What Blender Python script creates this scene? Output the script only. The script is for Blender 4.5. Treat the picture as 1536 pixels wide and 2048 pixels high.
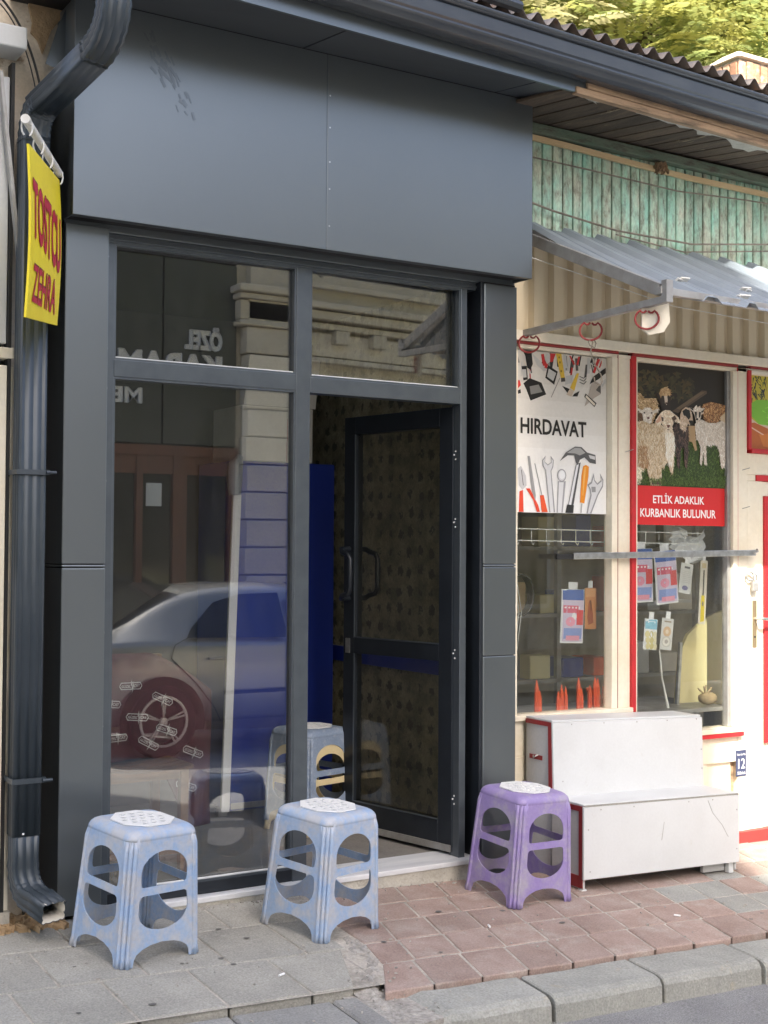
import bpy, bmesh, math, random
from mathutils import Vector, Matrix
from mathutils.geometry import tessellate_polygon
for o in list(bpy.data.objects): bpy.data.objects.remove(o)
S = bpy.context.scene
COL = S.collection
rnd = random.Random(7)
PI = math.pi
# ------------------------------------------------------------------ camera
YAW, PITCH, ROLL = math.radians(31.68), math.radians(1.6), math.radians(0.36)
CAMLOC = Vector((0, -4.7476, 1.5))
fw = Vector((math.sin(YAW)*math.cos(PITCH), math.cos(YAW)*math.cos(PITCH), math.sin(PITCH)))
rt = Vector((math.cos(YAW), -math.sin(YAW), 0)); up = rt.cross(fw)
rt, up = rt*math.cos(ROLL)+up*math.sin(ROLL), up*math.cos(ROLL)-rt*math.sin(ROLL)
cd = bpy.data.cameras.new('camera'); cam = bpy.data.objects.new('camera', cd); COL.objects.link(cam)
m3 = Matrix((rt, up, -fw)).transposed()
cam.matrix_world = Matrix.Translation(CAMLOC) @ m3.to_4x4()
cd.sensor_fit = 'HORIZONTAL'; cd.sensor_width = 36; cd.lens = 36*2650/1536; cd.clip_start = .05; cd.clip_end = 500
S.camera = cam
# ------------------------------------------------------------------ light
EL = math.radians(45); TOSUN = Vector((-.447*math.cos(EL), -.894*math.cos(EL), math.sin(EL)))
w = bpy.data.worlds.new('World'); S.world = w; w.use_nodes = True
nt = w.node_tree; nt.nodes.clear()
sk = nt.nodes.new('ShaderNodeTexSky'); sk.sky_type = 'NISHITA'; sk.sun_disc = False
sk.sun_elevation = EL; sk.sun_rotation = math.atan2(TOSUN.x, TOSUN.y); sk.dust_density = 4.0; sk.ozone_density = .5; sk.air_density = .8
bg = nt.nodes.new('ShaderNodeBackground'); bg.inputs[1].default_value = 0.15
wo = nt.nodes.new('ShaderNodeOutputWorld')
nt.links.new(sk.outputs[0], bg.inputs[0]); nt.links.new(bg.outputs[0], wo.inputs[0])
sl = bpy.data.lights.new('sun', 'SUN'); sl.energy = 4.0; sl.angle = math.radians(.53); sl.color = (1, .94, .84)
so = bpy.data.objects.new('sun', sl); COL.objects.link(so)
so.rotation_euler = TOSUN.to_track_quat('Z', 'Y').to_euler(); so.location = (0, 0, 30)
S.view_settings.view_transform = 'Standard'; S.view_settings.look = 'None'
S.view_settings.exposure = 1.75; S.view_settings.gamma = 1
try: S.view_settings.use_curve_mapping = False
except Exception: pass
S.render.engine = 'CYCLES'
S.cycles.max_bounces = 8; S.cycles.transparent_max_bounces = 16; S.cycles.diffuse_bounces = 4
# ------------------------------------------------------------------ helpers
MATS = {}
def _n(nt, t, **k):
    n = nt.nodes.new(t)
    for a, b in k.items(): setattr(n, a, b)
    return n
def mat(name, c, rough=.6, metal=0., c2=None, ns=6., lo=.35, hi=.65, fine=.0, fs=90., bump=0., bs=60., rand=0., spec=.5,
        st=(1, 1, 1), vcol=False, trans=0., coat=0., rvar=0., c3=None, n3=25., lo3=.55, hi3=.7):
    m = bpy.data.materials.new(name); m.use_nodes = True; nt = m.node_tree; N = nt.nodes; L = nt.links.new
    b = N['Principled BSDF']; b.inputs['Roughness'].default_value = rough; b.inputs['Metallic'].default_value = metal
    b.inputs['Specular IOR Level'].default_value = spec; b.inputs['Coat Weight'].default_value = coat
    tc = _n(nt, 'ShaderNodeTexCoord'); mp = _n(nt, 'ShaderNodeMapping'); mp.inputs['Scale'].default_value = st
    L(tc.outputs['Object'], mp.inputs['Vector']); vec = mp.outputs[0]
    if rand:
        oi = _n(nt, 'ShaderNodeObjectInfo'); ad = _n(nt, 'ShaderNodeVectorMath', operation='ADD'); sc = _n(nt, 'ShaderNodeMath', operation='MULTIPLY')
        sc.inputs[1].default_value = 37.; L(oi.outputs['Random'], sc.inputs[0]); L(vec, ad.inputs[0]); L(sc.outputs[0], ad.inputs[1]); vec = ad.outputs[0]
    def noise(scale, detail=6., r=.6):
        n = _n(nt, 'ShaderNodeTexNoise'); n.inputs['Scale'].default_value = scale; n.inputs['Detail'].default_value = detail
        n.inputs['Roughness'].default_value = r; L(vec, n.inputs['Vector']); return n.outputs[0]
    def ramp(src, a, bb):
        r = _n(nt, 'ShaderNodeMapRange'); r.inputs[1].default_value = a; r.inputs[2].default_value = bb; L(src, r.inputs[0]); return r.outputs[0]
    def mixc(f, A, B, mode='MIX'):
        x = _n(nt, 'ShaderNodeMix', data_type='RGBA', blend_type=mode)
        for s, v in ((x.inputs[0], f), (x.inputs[6], A), (x.inputs[7], B)):
            if hasattr(v, 'links'): L(v, s)
            elif isinstance(v, (int, float)): s.default_value = v
            else: s.default_value = (*v, 1)
        return x.outputs[2]
    col = None
    if vcol:
        a = _n(nt, 'ShaderNodeVertexColor'); a.layer_name = 'Col'; col = a.outputs[0]
    cur = col if col is not None else c
    if c2 is not None: cur = mixc(ramp(noise(ns), lo, hi), cur, c2)
    if c3 is not None: cur = mixc(ramp(noise(n3, 8., .7), lo3, hi3), cur, c3)
    if fine:
        f = ramp(noise(fs, 3.), .25, .75); mr = _n(nt, 'ShaderNodeMapRange'); L(f, mr.inputs[0]); mr.inputs[3].default_value = 1-fine; mr.inputs[4].default_value = 1+fine
        cc = _n(nt, 'ShaderNodeCombineXYZ'); [L(mr.outputs[0], cc.inputs[i]) for i in range(3)]
        cur = mixc(1., cur, cc.outputs[0], 'MULTIPLY')
    if rand:
        mr = _n(nt, 'ShaderNodeMapRange'); L(oi.outputs['Random'], mr.inputs[0]); mr.inputs[3].default_value = 1-rand; mr.inputs[4].default_value = 1+rand
        cc = _n(nt, 'ShaderNodeCombineXYZ'); [L(mr.outputs[0], cc.inputs[i]) for i in range(3)]
        cur = mixc(1., cur, cc.outputs[0], 'MULTIPLY')
    if hasattr(cur, 'links'): L(cur, b.inputs['Base Color'])
    else: b.inputs['Base Color'].default_value = (*cur, 1)
    if rvar:
        mr = _n(nt, 'ShaderNodeMapRange'); L(noise(ns*1.7), mr.inputs[0]); mr.inputs[1].default_value = .3; mr.inputs[2].default_value = .7
        mr.inputs[3].default_value = rough-rvar; mr.inputs[4].default_value = rough+rvar; L(mr.outputs[0], b.inputs['Roughness'])
    if bump:
        bn = _n(nt, 'ShaderNodeBump'); bn.inputs['Strength'].default_value = bump; bn.inputs['Distance'].default_value = .01
        L(noise(bs, 5.), bn.inputs['Height']); L(bn.outputs[0], b.inputs['Normal'])
    if trans: 
        # leaf: part of the light passes through
        tr = _n(nt, 'ShaderNodeBsdfTranslucent'); mx = _n(nt, 'ShaderNodeMixShader'); mx.inputs[0].default_value = trans
        if hasattr(cur, 'links'): L(cur, tr.inputs[0])
        else: tr.inputs[0].default_value = (*cur, 1)
        L(b.outputs[0], mx.inputs[1]); L(tr.outputs[0], mx.inputs[2]); L(mx.outputs[0], N['Material Output'].inputs[0])
    MATS[name] = m; return m
def glass(name, refl, tint=(.9, .93, .92), dust=.03):
    m = bpy.data.materials.new(name); m.use_nodes = True; nt = m.node_tree; N = nt.nodes; L = nt.links.new
    N.remove(N['Principled BSDF']); out = N['Material Output']
    t = _n(nt, 'ShaderNodeBsdfTransparent'); t.inputs[0].default_value = (*tint, 1)
    g = _n(nt, 'ShaderNodeBsdfGlossy'); g.inputs['Roughness'].default_value = .0; g.inputs[0].default_value = (1, 1, 1, 1)
    lw = _n(nt, 'ShaderNodeLayerWeight'); lw.inputs[0].default_value = .5
    pw = _n(nt, 'ShaderNodeMath', operation='POWER'); pw.inputs[1].default_value = 5; L(lw.outputs['Facing'], pw.inputs[0])
    ma = _n(nt, 'ShaderNodeMath', operation='MULTIPLY_ADD'); ma.inputs[1].default_value = .96; ma.inputs[2].default_value = .042; L(pw.outputs[0], ma.inputs[0])
    mm = _n(nt, 'ShaderNodeMath', operation='MULTIPLY', use_clamp=True); mm.inputs[1].default_value = refl; L(ma.outputs[0], mm.inputs[0])
    x = _n(nt, 'ShaderNodeMixShader'); L(mm.outputs[0], x.inputs[0]); L(t.outputs[0], x.inputs[1]); L(g.outputs[0], x.inputs[2])
    d = _n(nt, 'ShaderNodeBsdfDiffuse'); d.inputs[0].default_value = (.75, .74, .7, 1)
    tc = _n(nt, 'ShaderNodeTexCoord'); mp = _n(nt, 'ShaderNodeMapping'); mp.inputs['Scale'].default_value = (7, 7, 1.6); L(tc.outputs['Object'], mp.inputs[0])
    no = _n(nt, 'ShaderNodeTexNoise'); no.inputs['Scale'].default_value = 3; no.inputs['Detail'].default_value = 9; no.inputs['Roughness'].default_value = .7; L(mp.outputs[0], no.inputs[0])
    mr = _n(nt, 'ShaderNodeMapRange'); L(no.outputs[0], mr.inputs[0]); mr.inputs[1].default_value = .38; mr.inputs[2].default_value = .8; mr.inputs[3].default_value = dust*.15; mr.inputs[4].default_value = dust*2.2
    y = _n(nt, 'ShaderNodeMixShader'); L(mr.outputs[0], y.inputs[0]); L(x.outputs[0], y.inputs[1]); L(d.outputs[0], y.inputs[2]); L(y.outputs[0], out.inputs[0])
    MATS[name] = m; return m

class MB:
    def __init__(s): s.v = []; s.f = []; s.c = []
    def add(s, v, f, col=None):
        o = len(s.v); s.v += [tuple(p) for p in v]; s.f += [tuple(i+o for i in q) for q in f]; s.c += [col]*len(f); return s
    def box(s, x0, x1, y0, y1, z0, z1, col=None):
        v = [(x, y, z) for z in (z0, z1) for y in (y0, y1) for x in (x0, x1)]
        return s.add(v, [(0, 2, 3, 1), (4, 5, 7, 6), (0, 1, 5, 4), (2, 6, 7, 3), (0, 4, 6, 2), (1, 3, 7, 5)], col)
    def hexa(s, p, col=None):   # p: bottom 4 (ccw from above), top 4
        return s.add(p, [(3, 2, 1, 0), (4, 5, 6, 7), (0, 1, 5, 4), (1, 2, 6, 5), (2, 3, 7, 6), (3, 0, 4, 7)], col)
    def obox(s, c, ax, ay, az, hx, hy, hz, col=None):  # oriented box
        c = Vector(c); X, Y, Z = Vector(ax).normalized()*hx, Vector(ay).normalized()*hy, Vector(az).normalized()*hz
        return s.hexa([c-X-Y-Z, c+X-Y-Z, c+X+Y-Z, c-X+Y-Z, c-X-Y+Z, c+X-Y+Z, c+X+Y+Z, c-X+Y+Z], col)
    def bar(s, a, b, wdt, hgt, upv=(0, 0, 1), col=None):
        a, b = Vector(a), Vector(b); d = (b-a); L = d.length; d.normalize(); sd = d.cross(Vector(upv)).normalized(); u = sd.cross(d)
        return s.obox((a+b)/2, d, sd, u, L/2, wdt/2, hgt/2, col)
    def tube(s, pts, r, n=8, col=None, cap=True):
        pts = [Vector(p) for p in pts]; rings = []; ref = None
        for i, p in enumerate(pts):
            d = (pts[min(i+1, len(pts)-1)]-pts[max(i-1, 0)]).normalized()
            if ref is None:
                ref = Vector((0, 0, 1)) if abs(d.z) < .9 else Vector((1, 0, 0))
            sd = d.cross(ref).normalized(); u = sd.cross(d).normalized(); ref = u
            rr = r[i] if isinstance(r, (list, tuple)) else r
            rings.append([p+(sd*math.cos(2*PI*k/n)+u*math.sin(2*PI*k/n))*rr for k in range(n)])
        v = [q for g in rings for q in g]; f = []
        for i in range(len(rings)-1):
            for k in range(n): f.append((i*n+k, i*n+(k+1) % n, (i+1)*n+(k+1) % n, (i+1)*n+k))
        if cap: f += [tuple(range(n))[::-1], tuple((len(rings)-1)*n+k for k in range(n))]
        return s.add(v, f, col)
    def sweep(s, prof, frames, col=None, cap=False, closed=True):
        # frames: list of (origin, axisU, axisV); prof 2d points
        n = len(prof); v = []; f = []
        for o, U, V in frames: v += [Vector(o)+Vector(U)*a+Vector(V)*b for a, b in prof]
        for i in range(len(frames)-1):
            for k in range(n if closed else n-1): f.append((i*n+k, i*n+(k+1) % n, (i+1)*n+(k+1) % n, (i+1)*n+k))
        if cap: f += [tuple(range(n))[::-1], tuple((len(frames)-1)*n+k for k in range(n))]
        return s.add(v, f, col)
    def poly(s, loops, M, d=0., col=None):
        # loops: [outer, hole...] 2d; M(u,v,w)->3d; extruded by d along w
        flat = [p for l in loops for p in l]; tris = tessellate_polygon([[Vector((a, b, 0)) for a, b in l] for l in loops])
        n = len(flat); v = [M(a, b, 0) for a, b in flat]; f = [tuple(t) for t in tris]
        if d:
            v += [M(a, b, d) for a, b in flat]; f += [tuple(i+n for i in t)[::-1] for t in tris]; o = 0
            for l in loops:
                k = len(l); f += [(o+i, o+(i+1) % k, n+o+(i+1) % k, n+o+i) for i in range(k)]; o += k
        return s.add(v, f, col)
    def build(s, name, material, parent=None, bevel=0., smooth=False, fixn=True, solid=0., kind=None, seg=2):
        me = bpy.data.meshes.new(name); off = Vector((0, 0, 0)); r = parent
        while r is not None and r.parent is not None: r = r.parent
        if r is not None: off = r.location
        me.from_pydata([tuple(Vector(p)-off) for p in s.v], [], s.f)
        if any(c is not None for c in s.c):
            a = me.color_attributes.new('Col', 'FLOAT_COLOR', 'CORNER'); li = 0; buf = []
            for p, c in zip(me.polygons, s.c): buf += [*(c or (1, 1, 1)), 1]*p.loop_total
            a.data.foreach_set('color', buf)
        if fixn:
            b = bmesh.new(); b.from_mesh(me); bmesh.ops.recalc_face_normals(b, faces=b.faces); b.to_mesh(me); b.free()
        me.materials.append(MATS[material] if isinstance(material, str) else material)
        if smooth:
            me.polygons.foreach_set('use_smooth', [True]*len(me.polygons)); me.set_sharp_from_angle(angle=math.radians(40))
        o = bpy.data.objects.new(name, me); COL.objects.link(o)
        if parent is not None: o.parent = parent
        if solid:
            q = o.modifiers.new('s', 'SOLIDIFY'); q.thickness = solid; q.offset = -1
        if bevel:
            q = o.modifiers.new('b', 'BEVEL'); q.width = bevel; q.segments = seg; q.limit_method = 'ANGLE'; q.angle_limit = math.radians(40)
        if kind: o['kind'] = kind
        return o
def B(x0, x1, y0, y1, z0, z1): return MB().box(x0, x1, y0, y1, z0, z1)
def tag(o, label, cat, group=None):
    o['label'] = label; o['category'] = cat
    if group: o['group'] = group
    return o
def thing(name, label, cat, loc, group=None):
    o = bpy.data.objects.new(name, None); o.empty_display_size = .1; COL.objects.link(o); o.location = loc
    return tag(o, label, cat, group)
_tc = {}
def text(body, off=0., spacing=1.):
    k = (body, off, spacing)
    if k in _tc: return _tc[k]
    cu = bpy.data.curves.new('t', 'FONT'); cu.body = body; cu.size = 1; cu.offset = off; cu.space_character = spacing; cu.resolution_u = 3
    o = bpy.data.objects.new('t', cu); COL.objects.link(o); dg = bpy.context.evaluated_depsgraph_get(); dg.update()
    me = o.evaluated_get(dg).to_mesh(); v = [tuple(q.co[:2]) for q in me.vertices]; f = [tuple(p.vertices) for p in me.polygons]
    o.evaluated_get(dg).to_mesh_clear(); bpy.data.objects.remove(o); bpy.data.curves.remove(cu)
    x0 = min(a for a, b in v); x1 = max(a for a, b in v); y0 = min(b for a, b in v); y1 = max(b for a, b in v)
    r = ([((a-x0)/(x1-x0), (b-y0)/(y1-y0)) for a, b in v], f); _tc[k] = r; return r
def put_text(mb, body, M, u0, u1, v0, v1, w=0., col=None, off=.02, d=0.):
    v, f = text(body, off); n = len(v)
    V = [M(u0+(u1-u0)*a, v0+(v1-v0)*b, w) for a, b in v]
    mb.add(V, f, col)
    if d:
        # extruded letters: back copy and side walls along boundary edges
        V2 = [M(u0+(u1-u0)*a, v0+(v1-v0)*b, w+d) for a, b in v]
        ed = {}
        for q in f:
            for i in range(len(q)):
                e = (q[i], q[(i+1) % len(q)]); ed[e] = 1
        side = [(a, b) for a, b in ed if (b, a) not in ed]
        mb.add(V+V2, [(a, b, b+n, a+n) for a, b in side], col)
def copy_tree(o, parent=None):
    c = o.copy(); COL.objects.link(c); c.parent = parent
    for ch in list(o.children): copy_tree(ch, c)
    return c
def arc(cx, cy, rx, ry, a0, a1, n): return [(cx+rx*math.cos(math.radians(a0+(a1-a0)*i/n)), cy+ry*math.sin(math.radians(a0+(a1-a0)*i/n))) for i in range(n+1)]
def gz(x, y): return .195-.037*x+.06*y            # pavement surface
def rz(x, y): return .016-.037*x+.02*(y+1.15)     # road surface
def wall_paper():
    m = mat('wallpaper', (.36, .33, .22), .8, c2=(.2, .185, .12), ns=9, lo=.4, hi=.62, fine=.3, fs=70); nt = m.node_tree; L = nt.links.new; b = nt.nodes['Principled BSDF']; src = b.inputs['Base Color'].links[0].from_socket
    tc = _n(nt, 'ShaderNodeTexCoord'); vo = _n(nt, 'ShaderNodeTexVoronoi'); vo.inputs['Scale'].default_value = 10.5; vo.inputs['Randomness'].default_value = .22; L(tc.outputs['Object'], vo.inputs['Vector'])
    no = _n(nt, 'ShaderNodeTexNoise'); no.inputs['Scale'].default_value = 55; no.inputs['Detail'].default_value = 3; L(tc.outputs['Object'], no.inputs['Vector'])
    a = _n(nt, 'ShaderNodeMath', operation='MULTIPLY_ADD'); a.inputs[1].default_value = .55; L(no.outputs[0], a.inputs[0]); L(vo.outputs['Distance'], a.inputs[2])
    r = _n(nt, 'ShaderNodeMapRange'); r.inputs[1].default_value = .6; r.inputs[2].default_value = .52; L(a.outputs[0], r.inputs[0])
    x = _n(nt, 'ShaderNodeMix', data_type='RGBA'); L(r.outputs[0], x.inputs[0]); L(src, x.inputs[6]); x.inputs[7].default_value = (.11, .105, .075, 1); L(x.outputs[2], b.inputs['Base Color'])
# ------------------------------------------------------------------ materials
mat('cladding', (.15, .17, .18), .31, .7, c2=(.172, .192, .202), ns=.9, lo=.25, hi=.75, fine=.02, fs=300, spec=.6)
mat('frame_metal', (.085, .1, .115), .32, .45, c2=(.1, .118, .132), ns=14, fine=.05, fs=200, spec=.6, c3=(.3, .32, .33), n3=60, lo3=.72, hi3=.8)
mat('dark_metal', (.014, .018, .024), .4, .2, c2=(.02, .025, .032), ns=10, spec=.5, c3=(.2, .2, .2), n3=80, lo3=.76, hi3=.84)
mat('smudge', (.135, .155, .172), .4, .65)
mat('bead', (.7, .72, .72), .5)
mat('pipe_metal', (.035, .047, .058), .38, .25, c2=(.05, .063, .075), ns=14, st=(1, 1, .3), spec=.6, c3=(.2, .22, .23), n3=45, lo3=.7, hi3=.82)
mat('gutter_metal', (.05, .056, .066), .26, .3, c2=(.065, .072, .08), ns=9, st=(.4, 1, 1), spec=.6, c3=(.2, .2, .2), n3=30, lo3=.7, hi3=.85)
mat('steel', (.55, .56, .56), .35, .9, c2=(.4, .4, .39), ns=30)
mat('white_pipe', (.75, .75, .72), .4, c2=(.6, .58, .52), ns=20)
mat('marble', (.72, .73, .73), .35, c2=(.52, .54, .56), ns=5, st=(.4, 3, 1), fine=.05)
mat('plaster', (.36, .34, .29), .9, c2=(.46, .44, .38), ns=7, fine=.15, bump=.5, bs=35, c3=(.2, .19, .16), n3=22, lo3=.6, hi3=.75)
mat('cream_plaster', (.56, .47, .35), .9, c2=(.66, .6, .5), ns=4, fine=.12, bump=.6, bs=30, c3=(.32, .24, .16), n3=8, lo3=.6, hi3=.7)
mat('adobe', (.42, .29, .16), .95, c2=(.32, .22, .12), ns=30, fine=.25, fs=60, bump=1., bs=45)
mat('cream_paint', (.74, .66, .5), .55, c2=(.8, .75, .62), ns=3, fine=.05, fs=40, bump=.12, bs=50, c3=(.42, .34, .22), n3=55, lo3=.7, hi3=.78)
mat('cream_sheet', (.72, .62, .44), .5, c2=(.64, .54, .38), ns=4, st=(1, 1, .3), c3=(.4, .32, .2), n3=30, lo3=.7, hi3=.8)
mat('red_paint', (.56, .018, .024), .45, c2=(.46, .02, .024), ns=8, fine=.08, c3=(.7, .6, .48), n3=50, lo3=.72, hi3=.76)
mat('dull_red', (.27, .03, .026), .6, c2=(.25, .03, .028), ns=12, c3=(.6, .5, .4), n3=50, lo3=.72, hi3=.78)
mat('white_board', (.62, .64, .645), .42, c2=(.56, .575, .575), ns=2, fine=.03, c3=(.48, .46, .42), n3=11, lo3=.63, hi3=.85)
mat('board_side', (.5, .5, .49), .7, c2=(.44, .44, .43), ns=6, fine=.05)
mat('box_red', (.27, .018, .022), .55, c2=(.22, .02, .022), ns=10)
mat('green_plank', (.36, .66, .52), .75, c2=(.58, .62, .48), ns=5, st=(2, 2, .8), fine=.18, fs=50, bump=.3, bs=60, rand=.12, c3=(.17, .14, .095), n3=13, lo3=.48, hi3=.7)
mat('dark_plank', (.11, .078, .052), .85, c2=(.055, .04, .028), ns=6, st=(4, .6, 1), fine=.25, fs=70, bump=.4, rand=.25, c3=(.36, .29, .19), n3=5, lo3=.63, hi3=.7)
mat('raw_wood', (.4, .27, .165), .8, c2=(.27, .18, .11), ns=7, st=(.5, 4, 4), fine=.15, bump=.2, c3=(.12, .085, .055), n3=7, lo3=.5, hi3=.68)
mat('batten', (.68, .52, .3), .7, c2=(.6, .43, .24), ns=8, st=(.4, 4, 4), fine=.08)
mat('green_board', (.1, .15, .1), .8, c2=(.15, .17, .12), ns=9, st=(.6, 3, 3), fine=.2, c3=(.08, .06, .045), n3=14, lo3=.5, hi3=.65)
mat('zinc', (.26, .3, .34), .45, .1, c2=(.21, .245, .28), ns=5, st=(1, .4, 1), fine=.04, spec=.6, c3=(.62, .58, .46), n3=6, lo3=.62, hi3=.8)
mat('grey_steel', (.4, .4, .39), .5, .5, c2=(.3, .29, .27), ns=12, c3=(.2, .14, .09), n3=30, lo3=.66, hi3=.8)
mat('roof_sheet', (.2, .18, .165), .5, .4, c2=(.11, .09, .075), ns=4, fine=.1, c3=(.2, .11, .06), n3=12, lo3=.55, hi3=.7)
mat('grey_slab', (.29, .283, .25), .9, c2=(.36, .35, .31), ns=5, fine=.28, fs=140, bump=.35, bs=160, rand=.07, c3=(.44, .43, .39), n3=6, lo3=.62, hi3=.8)
mat('dark_slab', (.22, .22, .21), .9, c2=(.28, .28, .265), ns=5, fine=.28, fs=140, bump=.35, bs=160, rand=.06)
mat('red_paver', (.28, .2, .168), .9, c2=(.355, .27, .232), ns=6, fine=.25, fs=150, bump=.3, bs=170, rand=.09, c3=(.4, .355, .31), n3=7, lo3=.5, hi3=.8)
mat('grey_paver', (.27, .27, .25), .9, c2=(.33, .33, .3), ns=6, fine=.25, fs=150, bump=.3, bs=170, rand=.08)
mat('mortar', (.5, .46, .4), .95, c2=(.3, .28, .24), ns=10, fine=.25, fs=90, bump=.8, bs=70)
mat('rubble', (.42, .4, .36), .95, c2=(.3, .28, .25), ns=18, fine=.35, fs=70, bump=1., bs=50)
mat('kerb_stone', (.26, .265, .24), .85, c2=(.34, .34, .31), ns=5, fine=.25, fs=120, bump=.5, bs=110, rand=.08, c3=(.36, .32, .24), n3=9, lo3=.6, hi3=.75)
mat('asphalt', (.25, .25, .25), .9, c2=(.32, .32, .315), ns=3, fine=.5, fs=190, bump=1., bs=220)
mat('asphalt_gum', (.13, .125, .115), .8)
mat('floor_concrete', (.17, .16, .15), .7, c2=(.22, .21, .19), ns=5, fine=.2, fs=100)
wall_paper()
mat('shaded_soffit', (.045, .052, .062), .4, c2=(.055, .062, .072), ns=2)  # darker copy of the cladding, eave shade put into the colour
mat('shop_wall', (.42, .39, .33), .9, c2=(.26, .24, .2), ns=3)
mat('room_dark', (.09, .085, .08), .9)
mat('bright_white', (.84, .85, .84), .35)
mat('blue_lacquer', (.014, .034, .26), .3, c2=(.017, .04, .3), ns=3, spec=.6)
mat('carton', (.68, .66, .6), .8, c2=(.6, .57, .5), ns=4, fine=.04)
mat('burgundy', (.075, .016, .024), .8, c2=(.095, .022, .032), ns=30, fine=.25, fs=200)
mat('logo_white', (.55, .53, .5), .8)
mat('chair_wood', (.22, .115, .05), .5, c2=(.16, .08, .034), ns=8, st=(.6, 4, 4), fine=.15)
mat('straw', (.42, .33, .19), .9, c2=(.3, .22, .12), ns=40)
mat('blue_plastic', (.26, .38, .58), .5, c2=(.33, .42, .56), ns=5, fine=.07, fs=70, bump=.08, bs=40, c3=(.43, .45, .49), n3=13, lo3=.43, hi3=.6)
mat('grey_blue_plastic', (.19, .25, .35), .55, c2=(.25, .31, .4), ns=6, fine=.12, fs=120, c3=(.36, .4, .46), n3=20, lo3=.52, hi3=.7)
mat('purple_plastic', (.25, .19, .43), .5, c2=(.3, .24, .45), ns=5, fine=.07, fs=70, bump=.08, bs=40, c3=(.36, .33, .41), n3=11, lo3=.47, hi3=.66)
mat('hole_shade', (.11, .15, .2), .6)
mat('cream_plastic', (.66, .55, .32), .5, c2=(.58, .48, .28), ns=6)
mat('white_plastic', (.78, .79, .78), .45, c2=(.66, .67, .67), ns=25, lo=.5, hi=.8)
mat('print', (1, 1, 1), .4, vcol=True, fine=.03, fs=60)
mat('print_noisy', (1, 1, 1), .42, vcol=True, fine=.18, fs=160)
mat('sign_yellow', (.82, .68, .03), .45, c2=(.76, .6, .03), ns=6, fine=.04)
mat('sign_red', (.45, .02, .045), .5)
mat('sign_dark', (.13, .012, .012), .5)
mat('orange_plastic', (.75, .11, .03), .45, c2=(.65, .09, .03), ns=12)
mat('plate_blue', (.04, .05, .1), .4)
mat('white_print', (.82, .82, .82), .5)
mat('black', (.012, .012, .012), .6)
mat('rubber', (.02, .02, .021), .7)
mat('wire', (.16, .14, .11), .6, c2=(.3, .26, .2), ns=20)
mat('cable', (.02, .02, .02), .5)
mat('brass', (.35, .27, .16), .4, .7)
mat('stone', (.56, .5, .4), .9, c2=(.64, .58, .48), ns=2, fine=.15, fs=40, bump=.5, bs=20, rand=.08)
mat('dark_panel', (.035, .042, .042), .35, c2=(.05, .058, .056), ns=1.5, spec=.5)
mat('wood_door', (.16, .055, .03), .5, c2=(.11, .04, .022), ns=5, st=(3, 3, .4))
mat('render', (.5, .46, .4), .9, c2=(.56, .52, .46), ns=.8, fine=.06)
mat('car_paint', (.36, .365, .36), .3, .45, coat=1., fine=.02, fs=500)
mat('car_glass', (.012, .013, .014), .05, spec=.8)
mat('rim', (.5, .5, .5), .3, .8)
mat('leaf', (.3, .36, .13), .55, c2=(.52, .5, .16), ns=1.6, lo=.4, hi=.6, fine=.3, fs=3, trans=.45)
mat('leaf_pale', (.42, .42, .2), .6, c2=(.54, .5, .28), ns=1.3, fine=.3, fs=3, trans=.4)
mat('bark', (.16, .12, .09), .9, c2=(.1, .08, .06), ns=12, st=(2, 2, .5), bump=.5)
mat('hill_earth', (.4, .34, .22), .95, c2=(.22, .26, .1), ns=.8, fine=.2, fs=20)
mat('brick', (.45, .25, .15), .9, c2=(.38, .2, .12), ns=8, rand=.18, fine=.2, fs=40, bump=.4, c3=(.6, .5, .36), n3=9, lo3=.5, hi3=.65)
mat('yellow_board', (.74, .66, .34), .5, c2=(.78, .71, .42), ns=4)
mat('clear_bag', (.75, .78, .82), .3, spec=.7)
glass('window_glass', 3.4, (.94, .955, .95), .006)
glass('shop_glass', 1.5, (.95, .96, .94), .015)
glass('door_glass', 1.3, (.93, .92, .87), .01)
# ================================================================== GROUND
def struct(o): o['kind'] = 'structure'; return o
def gq(mb, x0, x1, y0, y1, fz, dz, col=None, thick=.05):
    p = [(x0, y0), (x1, y0), (x1, y1), (x0, y1)]
    return mb.hexa([(a, b, fz(a, b)+dz-thick) for a, b in p]+[(a, b, fz(a, b)+dz) for a, b in p], col)
def sheet(mb, xs, ys, fz, dz):
    v = [(x, y, fz(x, y)+dz) for y in ys for x in xs]; n = len(xs)
    mb.add(v, [(j*n+i, j*n+i+1, (j+1)*n+i+1, (j+1)*n+i) for j in range(len(ys)-1) for i in range(n-1)])
m = MB(); sheet(m, [-80+10*i for i in range(17)], [-80+10*i for i in range(19)], rz, 0); road = struct(m.build('road', 'asphalt'))
m = MB(); sheet(m, [-4, 0, 2.36], [-.95, -.4, .3], gz, -.005); sheet(m, [2.36, 4, 8], [-1.012, -.4, .3], gz, -.004)
pave = struct(m.build('pavement', 'mortar'))
def quad_slab(name, pts, dz, mt, thick=.06, bev=.004):
    mb = MB(); j = [rnd.uniform(-.0015, .0015) for _ in pts]
    mb.hexa([(a, b, gz(a, b)+dz-thick) for a, b in pts]+[(a, b, gz(a, b)+dz+q) for (a, b), q in zip(pts, j)])
    return mb.build(name, mt, pave, bevel=bev, seg=1)
def bx_(y):   # x of the seam between grey slabs and red pavers
    return 2.375+.05*min(1, max(0, (y+.9)/.35)) if y > -.78 else 2.375-(-.78-y)*.75
G_ = .004
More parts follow.
